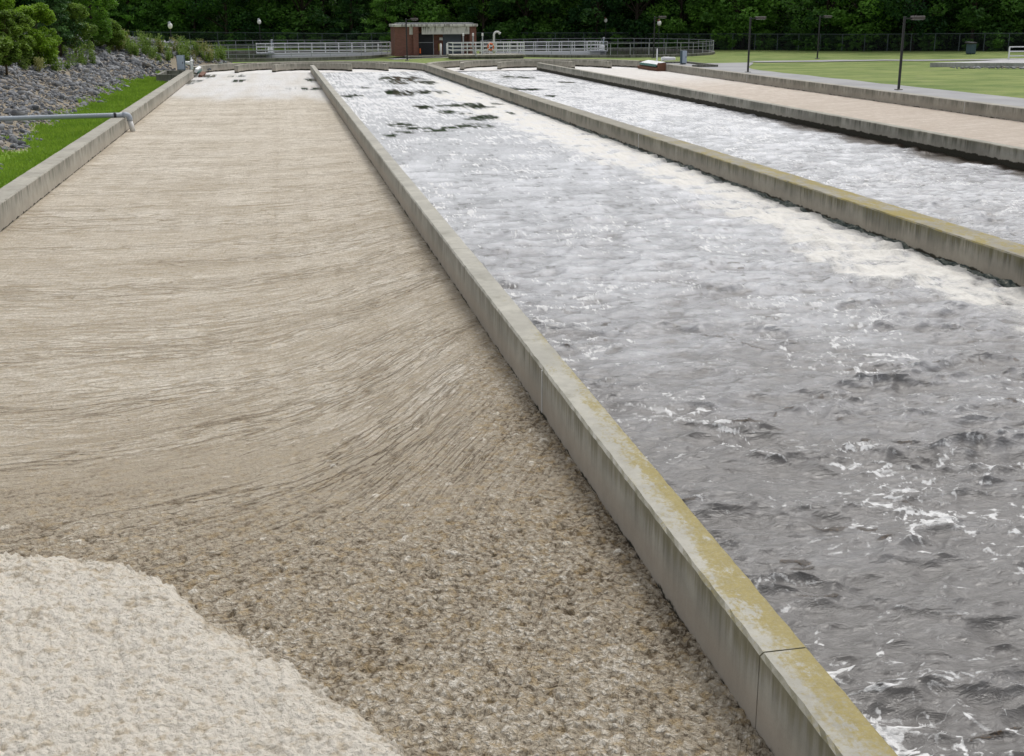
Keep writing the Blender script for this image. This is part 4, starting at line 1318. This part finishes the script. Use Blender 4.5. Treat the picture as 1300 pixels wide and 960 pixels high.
# ------------------------------------------------------------------ slab and railing on the right lawn
sb = empty('concrete_slab', (63.5, 86.5, 0), 0, 'pale concrete slab edge with broken ground on the right lawn', 'slab')
P0 = [(-11.2, 1.6), (-6.0, -0.2), (0, -2.3), (8, -4.4), (18, -6.5), (18, 7), (4, 7), (-1.2, 6.0), (-5.5, 3.6)]
vs = [(a, b, -0.3) for a, b in P0] + [(a, b, 0.20) for a, b in P0]
k = len(P0)
MB().add(vs, [tuple(range(k))[::-1], tuple(range(k, 2 * k))] + [(i, (i + 1) % k, k + (i + 1) % k, k + i) for i in range(k)]).build('slab', M['slab'], sb)
gr = empty('guard_railing', (62.3, 92.5, 0.20), 0, 'white pipe railing on the concrete slab at the right edge', 'railing')
rb = MB()
for zz in (0.30, 0.68, 1.06): rb.box((5, 0, zz), (10, 0.07, 0.09))
rb.build('rail', M['white'], gr)
first = None
for i in range(6):
    if first is None: first = MB().box((0, 0, 0.5), (0.09, 0.09, 1.05)).build('rail_post', M['white'], gr); o = first
    else: o = first.copy(); COL.objects.link(o); o.parent = gr
    o.location = (0.02 + i * 1.98, 0.004, 0)
MB().box((2.9, 0.05, 0.55), (0.35, 0.1, 0.3)).build('box', M['boxd'], gr)
x, y = at(1232, 69.5, -0.05)
bn = empty('waste_bin', (x, y, float(terr(x, y))), R(20), 'dark bin standing on the far lawn in front of the fence', 'bin')
MB().box((0, 0, 0.55), (0.75, 0.75, 1.1), bev=0.08).build('body', M['boxd'], bn)
MB().box((-0.1, 0, 1.12), (0.95, 0.85, 0.16), rx=R(6), bev=0.04).build('lid', M['black'], bn)

# ------------------------------------------------------------------ fences


def fence(pts, h, spacing, label, follow=True):
    root = empty('chain_link_fence', (pts[0][0], pts[0][1], float(terr(*pts[0]))), 0, label, 'fence', 'chain link fences at the wood edge')
    o0 = Vector(root.location)
    samples = []
    for (a, b) in zip(pts[:-1], pts[1:]):
        d = math.hypot(b[0] - a[0], b[1] - a[1]); m = max(1, round(d / spacing))
        for i in range(m): samples.append((a[0] + (b[0] - a[0]) * i / m, a[1] + (b[1] - a[1]) * i / m))
    samples.append(pts[-1])
    P3 = [Vector((x, y, float(terr(x, y)))) - o0 for x, y in samples]
    first = None
    for p in P3:
        if first is None: first = MB().tube([(0, 0, -0.1), (0, 0, h + 0.04)], 0.045, 8).build('post', M['linkpost'], root); o = first
        else: o = first.copy(); COL.objects.link(o); o.parent = root
        o.location = p
    MB().tube([p + Vector((0, 0, h)) for p in P3], 0.035, 6).build('top_rail', M['linkpost'], root)
    mb = MB()
    for a, b in zip(P3[:-1], P3[1:]):
        mb.add([a, b, b + Vector((0, 0, h)), a + Vector((0, 0, h))], [(0, 1, 2, 3)])
    mb.build('mesh', M['link'], root)
    return root


fence([(45, 141), (59, 133.5), (76, 117.5), (96, 98.5)], 1.9, 2.6, 'chain link fence along the back of the right lawn')
fence([(-40, 160.8), (-25, 163), (0, 160), (25, 151), (44.5, 141.2)], 2.0, 3.4, 'chain link fence in front of the dark wood behind the tanks and brick building')
x0, y0, z0 = atY(-60, 18.5, 118); x1, y1, z1 = atY(23, 19.2, 118)
hr = empty('pipe_railing', (x1, y1, float(terr(x1, y1)) - 0.05), 0, 'pale pipe railing at the top of the rocky bank behind the shrubs', 'railing')
hz = z1 - hr.location.z
MB().box(((x0 - x1) / 2, 0, hz), (x1 - x0, 0.06, 0.08)).build('rail', M['galv'], hr)
first = None
for i in range(6):
    if first is None: first = MB().box((0, 0, hz / 2), (0.06, 0.06, hz)).build('rail_post', M['dullgalv'], hr); o = first
    else: o = first.copy(); COL.objects.link(o); o.parent = hr
    o.location = (-0.6 - i * 1.12, 0.004, 0)


# ------------------------------------------------------------------ plants
def rand_unit(n_, r_):
    v = r_.normal(size=(n_, 3)); v /= np.linalg.norm(v, axis=1, keepdims=True)
    return v


def leaf_quads(C, size, r_, up=0.5, aspect=0.55):
    """leaf shaped quads centred on C"""
    n_ = len(C)
    nrm = rand_unit(n_, r_); nrm[:, 2] = np.abs(nrm[:, 2]) + up
    nrm /= np.linalg.norm(nrm, axis=1, keepdims=True)
    d = rand_unit(n_, r_); d -= nrm * (d * nrm).sum(1, keepdims=True); d /= np.linalg.norm(d, axis=1, keepdims=True)
    e = np.cross(nrm, d)
    s = (size * r_.uniform(0.6, 1.35, n_))[:, None]
    return np.stack([C - d * s * 0.5, C + e * s * aspect * 0.5, C + d * s * 0.5 + nrm * s * 0.08, C - e * s * aspect * 0.5], 1)


def crown_points(n_, clumps, r_):
    """clumps: (x, y, z, radius) array"""
    w_ = clumps[:, 3] ** 2; w_ = w_ / w_.sum()
    k_ = r_.choice(len(clumps), n_, p=w_)
    d = rand_unit(n_, r_); rr = r_.uniform(0.35, 1.0, n_) ** 0.5
    C = clumps[k_, :3] + d * (clumps[k_, 3] * rr)[:, None] * np.array([1, 1, 0.72])
    tint = r_.uniform(0, 1, len(clumps))[k_] * 0.65 + r_.uniform(0, 0.35, n_)
    return C, tint


def limbs(mb, h, r0, ends, r_, lean=0.03):
    pts = [Vector((lean * h * math.sin(2 * t_) * 0.5, lean * h * t_ * t_, h * t_ * 0.85)) for t_ in np.linspace(0, 1, 7)]
    mb.tube(pts, [r0 * (1.25 if i == 0 else 1) * (1 - 0.13 * i) for i in range(7)], 8)
    for e_ in ends:
        t_ = min(0.95, max(0.12, (e_[2] / h) * 0.75)) * 0.9
        k_ = t_ * 6; i0 = int(k_); fr = k_ - i0
        b_ = pts[i0].lerp(pts[min(6, i0 + 1)], fr)
        m_ = b_.lerp(Vector(e_[:3]), 0.5) + Vector((0, 0, 0.1 * h * 0.3))
        mb.tube([b_, m_, Vector(e_[:3])], [r0 * 0.38, r0 * 0.25, r0 * 0.09], 5, cap=False)
    return mb


def broadleaf(seed, h, rad, z0, nleaf, size, leaf, bark, nclump=46, r0=0.2, label=None, cat='tree', group=None, name='broadleaf_tree', flat=1.0):
    r_ = np.random.default_rng(seed)
    ph = r_.uniform(0, 2 * math.pi, nclump); u_ = r_.uniform(0.0, 1, nclump)
    zc = z0 + (h - z0) * u_
    prof = np.sqrt(np.clip(1 - ((u_ - 0.42) / 0.62) ** 2, 0.03, 1))
    rr = rad * prof * np.sqrt(r_.uniform(0.12, 1, nclump)) * flat
    cl = np.stack([rr * np.cos(ph), rr * np.sin(ph), zc, r_.uniform(0.14, 0.30, nclump) * rad * 1.2], 1)
    C, tint = crown_points(nleaf, cl, r_)
    C[:, 2] = np.maximum(C[:, 2], z0 * 0.3 + 0.1)
    tint = np.clip(tint, 0, 1)
    root = empty(name, (0, 0, 0), 0, label, cat, group)
    limbs(MB(), h, r0, cl[:14], r_).build('trunk', bark, root, True)
    link('crown', quads_mesh('crown', leaf_quads(C, size, r_), {'tint': tint}), leaf, root)
    return root


def conifer(seed, h, rad, z0, nleaf, size, leaf, bark, label=None, group=None, r0=0.14):
    r_ = np.random.default_rng(seed)
    P_ = []; T_ = []; ends = []
    nb = int(nleaf / 150)
    for i in range(nb):
        u_ = (i + r_.uniform(0, 1)) / nb
        z_ = z0 + (h - z0) * u_
        L_ = rad * (1 - u_) ** 0.8 * r_.uniform(0.6, 1.15) + 0.15
        a_ = i * 2.4 + r_.uniform(-0.5, 0.5)
        s_ = r_.uniform(0.12, 1, 150) ** 0.8
        base = np.stack([np.cos(a_) * s_ * L_, np.sin(a_) * s_ * L_, z_ + 0.12 * L_ * s_ ** 2 - 0.18 * L_ * s_ + 0 * s_], 1)
        base += r_.normal(0, 0.10 + 0.05 * L_, (150, 3)) * np.array([1, 1, 0.6])
        P_.append(base); T_.append(np.clip(r_.uniform(0.1, 0.7) + 0.35 * s_ * r_.uniform(0, 1, 150), 0, 1))
        if i % 3 == 0: ends.append((math.cos(a_) * L_ * 0.8, math.sin(a_) * L_ * 0.8, z_ - 0.05 * L_))
    C = np.concatenate(P_); tint = np.concatenate(T_)
    root = empty('pine_tree', (0, 0, 0), 0, label, 'tree', group)
    mb = MB().tube([(0, 0, -0.1), (0.03, 0, h * 0.5), (0, 0.02, h)], [r0 * 1.2, r0 * 0.7, 0.02], 8)
    for e_ in ends: mb.tube([(0, 0, e_[2]), e_], [r0 * 0.3, 0.015], 5, cap=False)
    mb.build('trunk', bark, root, True)
    link('crown', quads_mesh('crown', leaf_quads(C, size, r_, 0.3, 0.35), {'tint': tint}), leaf, root)
    return root


# the wood behind the fence
WL = {0: 'tall dark leafy tree at the edge of the wood behind the fence', 1: 'mid green leafy tree at the edge of the wood behind the fence', 2: 'slender dark pine tree among the leafy trees of the wood'}
GW = 'trees of the wood behind the fence'
protos = []
for i in range(5):
    protos.append((broadleaf(50 + i, 12 + 1.2 * i, 4.2 + 0.25 * i, 0.6 + 0.5 * (i % 3), 9000, 0.42, M['leaf_forest'], M['bark'], 62, 0.24, WL[i % 2], 'tree', GW), i % 2))
protos.append((conifer(70, 14, 3.0, 1.2, 9000, 0.40, M['needle_dark'] if 'needle_dark' in M else M['leaf_forest'], M['bark'], WL[2], GW, 0.2), 2))
pr = random.Random(4)
used = [False] * len(protos)


def plant_tree(i, x, y, s, rz):
    root = protos[i][0]
    if used[i]: root = copy_tree(root)
    used[i] = True
    root.location = (x, y, float(terr(x, y)) - 0.1); root.scale = (s, s, s * pr.uniform(0.9, 1.1)); root.rotation_euler = (0, 0, rz)


x = -47.0
while x < 112:
    fy = float(np.interp(x, FX, FY))
    for row, off in enumerate((3.6, 8.5)):
        xx = x + pr.uniform(-1.3, 1.3) + row * 2.4; yy = float(np.interp(xx, FX, FY)) + off + pr.uniform(-0.9, 1.6) + (2.0 if xx > 60 else 0)
        plant_tree(pr.randrange(6), xx, yy, pr.uniform(0.85, 1.2), pr.uniform(0, 6.28))
    x += pr.uniform(3.9, 5.4)

# undergrowth along the fence
ub = broadleaf(90, 1.9, 1.5, 0.1, 1500, 0.24, M['leaf_under'] if 'leaf_under' in M else M['leaf_forest'], M['bark'], 16, 0.04, 'low leafy bush in the undergrowth along the chain link fence', 'bush', 'undergrowth bushes along the fence', 'bush')
ul = []
x = -40.0
while x < 100:
    ul.append((x + pr.uniform(-0.7, 0.7), pr.uniform(0.8, 1.8), pr.uniform(0.55, 1.35))); x += pr.uniform(1.8, 3.6)
for i, (x, off, s) in enumerate(ul):
    o = ub if i == 0 else copy_tree(ub)
    yy = float(np.interp(x, FX, FY)) + off * 1.3
    o.location = (x, yy, float(terr(x, yy)) - 0.05); o.scale = (s * 1.2, s, s); o.rotation_euler = (0, 0, pr.uniform(0, 6.28))

# deep wood behind the edge trees, one dense mass
r_ = np.random.default_rng(99)
N_ = 42000
xx = r_.uniform(-110, 190, N_); off = r_.uniform(13, 26, N_)
yy = np.interp(xx, FX, FY) + off; yy = np.where(xx > 100, 95 - (xx - 100) * 0.9 + off + 5, yy)
zz = 17 * r_.uniform(0, 1, N_) ** 1.4 * (0.85 + 0.15 * np.sin(xx * 0.4))
C = np.stack([xx, yy, zz], 1)
tag(link('woodland', quads_mesh('woodland', leaf_quads(C, 1.9, r_, 0.2, 0.8), {'tint': r_.uniform(0, 0.7, N_)}), M['leaf_back']), 'dark dense wood filling the whole background behind the edge trees', 'wood', kind='stuff')

# shrubs and young trees on the rocky bank
def ray_bank(px, py):
    d = FW + RT * ((px - 650) / F_PX) - UP * ((py - 434) / F_PX)
    t = 30.0
    while t < 300:
        x, y, z = d.x * t, d.y * t, CAM_H + d.z * t
        if z < float(terr(x, y)): return x, y, float(terr(x, y))
        t += 0.25
    return d.x * 120, d.y * 120, 0


GB = 'shrubs and young trees on the rocky bank'


def bank_plant(fn, px, py, *a, **k):
    x, y, z = ray_bank(px, py)
    o = fn(*a, **k); o.location = (x, y, z - 0.05)
    o['group'] = GB
    return o


def px2m(px, py, pix): # metres that pix pixels span at the bank spot
    x, y, z = ray_bank(px, py)
    return pix * math.hypot(x, y) / F_PX


for (px, py, pw, phh, sd_, kind, lab) in (
        (9, 97, 19, 72, 1, 'o', 'thin olive sapling with bare lower stem at the left of the rocky bank'),
        (25, 88, 22, 62, 2, 'o', 'loose olive green shrub between the sapling and the bright rounded shrub'),
        (50, 84, 27, 66, 3, 's', 'bright yellow green rounded shrub on the rocky bank'),
        (-14, 96, 26, 78, 6, 'o', 'olive green shrub cut off by the left edge of the photo'),
        (97, 74, 22, 58, 7, 'o', 'dense olive green bush between the young pine and the fresh green tree'),
        (138, 63, 20, 30, 8, 'o', 'low olive green bush at the right foot of the fresh green bank tree'),
        (-6, 78, 34, 92, 9, 's', 'tall bright green bush behind the sapling at the left edge')):
    hh = px2m(px, py, phh); rr = px2m(px, py, pw) 
    bank_plant(broadleaf, px, py, sd_ + 200, hh, rr, hh * (0.20 if kind == 'o' else 0.10), 15000 if kind == 's' else 11000, 0.17, M['leaf_shrub'] if kind == 's' else M['leaf_olive'], M['barkl'], 64, 0.07, lab, 'shrub', None, 'shrub', 0.9)
for (px, py, pw, phh, sd_, lab) in ((76, 73, 28, 110, 11, 'young dark pine tree with a bare forked trunk on the rocky bank'),):
    hh = px2m(px, py, phh); rr = px2m(px, py, pw)
    bank_plant(conifer, px, py, sd_, hh, rr, hh * 0.16, 9000, 0.24, M['needle'], M['bark'], lab, None, 0.16)
for (px, py, pw, phh, sd_, lab) in ((118, 66, 33, 104, 21, 'fresh green leafy tree at the right end of the rocky bank trees'),):
    hh = px2m(px, py, phh); rr = px2m(px, py, pw)
    bank_plant(broadleaf, px, py, sd_ + 200, hh, rr, hh * 0.13, 13000, 0.24, M['leaf_mid'] if 'leaf_mid' in M else M['leaf_mid'], M['bark'], 95, 0.13, lab, 'tree', None, 'broadleaf_tree', 0.9)


# weeds on the crest of the bank
def weed_mesh(seed, h, n_, straw=False):
    r2 = np.random.default_rng(seed)
    P_ = []; T_ = []
    for i in range(n_):
        a_ = r2.uniform(0, 6.28); l_ = h * r2.uniform(0.5, 1.1); lean = r2.uniform(0.05, 0.4)
        bx, by = r2.normal(0, 0.16, 2)
        m_ = 12
        s_ = r2.uniform(0.15, 1, m_)
        C = np.stack([bx + np.cos(a_) * lean * l_ * s_ ** 1.5, by + np.sin(a_) * lean * l_ * s_ ** 1.5, l_ * s_], 1)
        P_.append(C + r2.normal(0, 0.03, (m_, 3))); T_.append(np.full(m_, r2.uniform(0.1, 1)))
    C = np.concatenate(P_)
    return quads_mesh('foliage', leaf_quads(C, 0.17, r2, 0.1, 0.35), {'tint': np.concatenate(T_)})


wm = [weed_mesh(300 + i, 0.9 + 0.25 * i, 26) for i in range(3)]
GWD = 'weeds growing along the crest of the rocky bank'
for i in range(120):
    if i < 95:
        px = pr.uniform(140, 312)
        lo = np.interp(px, [140, 150, 200, 250, 312], [58, 57, 58, 66, 73]); hi_ = np.interp(px, [140, 210, 240, 312], [66, 82, 80, 79])
    else:
        px = pr.uniform(20, 140); lo = 68; hi_ = 92
    x, y, z = ray_bank(px, pr.uniform(lo, hi_))
    if y > 121: continue
    st_ = pr.random() < (0.3 if px > 240 else 0.12)
    wd = empty('weed', (x, y, z - 0.03), pr.uniform(0, 6.28), 'dry straw coloured weed among the stones of the bank' if st_ else 'green leafy weed among the stones of the bank', 'weed', GWD)
    s = pr.uniform(0.5, 1.15); wd.scale = (s, s, s)
    k = pr.randrange(3)
    key = 'w%d%d' % (k, st_)
    me = wm[k]
    if st_:
        me = bpy.data.meshes.get('dry_foliage%d' % k)
        if me is None:
            me = wm[k].copy(); me.name = 'dry_foliage%d' % k; me.materials.clear(); me.materials.append(M['straw'])
    o = link('foliage', me, M['weed'], wd)

# stones of the bank, one mass
def stones():
    r2 = np.random.default_rng(17)
    ico = bmesh.new(); bmesh.ops.create_icosphere(ico, subdivisions=1, radius=1.0)
    base = np.array([v.co[:] for v in ico.verts]); tri = np.array([[v.index for v in f.verts] for f in ico.faces]); ico.free()
    n_ = 52000
    x = -3.5 - 20 * r2.uniform(0, 1, n_) ** 1.1; y = 27 + (120 - 27) * r2.uniform(0, 1, n_) ** 0.85
    m_ = bankmask(x, y)
    cover = fbm(x * 0.22, y * 0.13, 3, 18)
    keep = (r2.uniform(0, 1, n_) < m_ * sstep(-0.30, 0.12, cover + 0.15)) & (y > 28)
    x = x[keep]; y = y[keep]; n_ = len(x)
    z = terr(x, y)
    s = 0.062 * np.exp(r2.normal(0, 0.50, n_)) * (1 + 0.4 * sstep(60, 100, y))
    V = []
    J = r2.uniform(0.62, 1.25, (n_, len(base), 1))
    S = s[:, None] * r2.uniform(0.65, 1.5, (n_, 3)) * np.array([1, 1, 0.7])
    A = r2.uniform(0, 6.28, n_); ca, sa = np.cos(A)[:, None], np.sin(A)[:, None]
    B = base[None] * J * S[:, None, :]
    T = r2.uniform(-0.6, 0.6, n_)[:, None]
    bx = B[..., 0] * np.cos(T) + B[..., 2] * np.sin(T); bz = -B[..., 0] * np.sin(T) + B[..., 2] * np.cos(T)
    X = bx * ca - B[..., 1] * sa; Yv = bx * sa + B[..., 1] * ca
    P3 = np.stack([X + x[:, None], Yv + y[:, None], bz + (z + s * 0.25)[:, None]], -1).reshape(-1, 3)
    F = (tri[None] + (np.arange(n_) * len(base))[:, None, None]).reshape(-1, 3)
    me = bpy.data.meshes.new('stones')
    me.vertices.add(len(P3)); me.vertices.foreach_set('co', P3.reshape(-1).astype(np.float32))
    me.loops.add(len(F) * 3); me.loops.foreach_set('vertex_index', F.reshape(-1).astype(np.int32))
    me.polygons.add(len(F)); me.polygons.foreach_set('loop_start', np.arange(0, len(F) * 3, 3, dtype=np.int32)); me.polygons.foreach_set('loop_total', np.full(len(F), 3, dtype=np.int32))
    me.update(calc_edges=True)
    tag(link('stones', me, M['stone']), 'grey broken stones covering the bank left of the grass strip', 'stones', kind='stuff')


stones()


# grass blades on the strip by the left wall
def grass():
    r2 = np.random.default_rng(23)
    n_ = 90000
    x = r2.uniform(-12.2, LO - 0.02, n_); y = 24 + (102 - 24) * r2.uniform(0, 1, n_) ** 1.25
    k_ = r2.uniform(0, 1, n_) > bankmask(x, y) * 1.15
    x = x[k_]; y = y[k_]; n_ = len(x)
    z = terr(x, y)
    tall = 1 + 0.9 * sstep(0.1, 0.5, fbm(x * 0.7, y * 0.25, 3, 24))
    h = 0.055 * r2.uniform(0.6, 1.5, n_) * tall * (1 + y / 90); w_ = 0.011 * (1 + y / 28)
    a_ = r2.uniform(0, 6.28, n_); l_ = r2.normal(0, 0.03, (n_, 2)) * tall[:, None]
    dx = np.cos(a_) * w_; dy = np.sin(a_) * w_
    P4 = np.stack([np.stack([x - dx, y - dy, z - 0.01], 1), np.stack([x + dx, y + dy, z - 0.01], 1), np.stack([x + l_[:, 0] + dx * 0.3, y + l_[:, 1] + dy * 0.3, z + h], 1), np.stack([x + l_[:, 0] - dx * 0.3, y + l_[:, 1] - dy * 0.3, z + h], 1)], 1)
    tint = np.clip(0.45 + 0.5 * fbm(x * 0.5, y * 0.3, 4, 25) + r2.uniform(-0.25, 0.25, n_), 0, 1)
    tag(link('grass', quads_mesh('grass', P4, {'tint': tint}), M['grass_l']), 'lush green grass strip between the stony bank and the basin wall', 'grass', kind='stuff')


grass()
# rubble in front of the slab
r2 = random.Random(8)
mb = MB()
for i in range(160):
    s_ = r2.random(); x = np.interp(s_, [0, 0.4, 1], [53.0, 58, 72]); y = np.interp(s_, [0, 0.4, 1], [87.0, 85.0, 80.5]) - r2.uniform(0.1, 1.8)
    s = r2.uniform(0.06, 0.2)
    mb.sphere((x, y, float(terr(x, y)) + s * 0.3), s, 5, 3, 0.6)
tag(mb.build('rubble', M['stone']), 'loose rubble along the broken front edge of the lawn slab', 'rubble', kind='stuff')
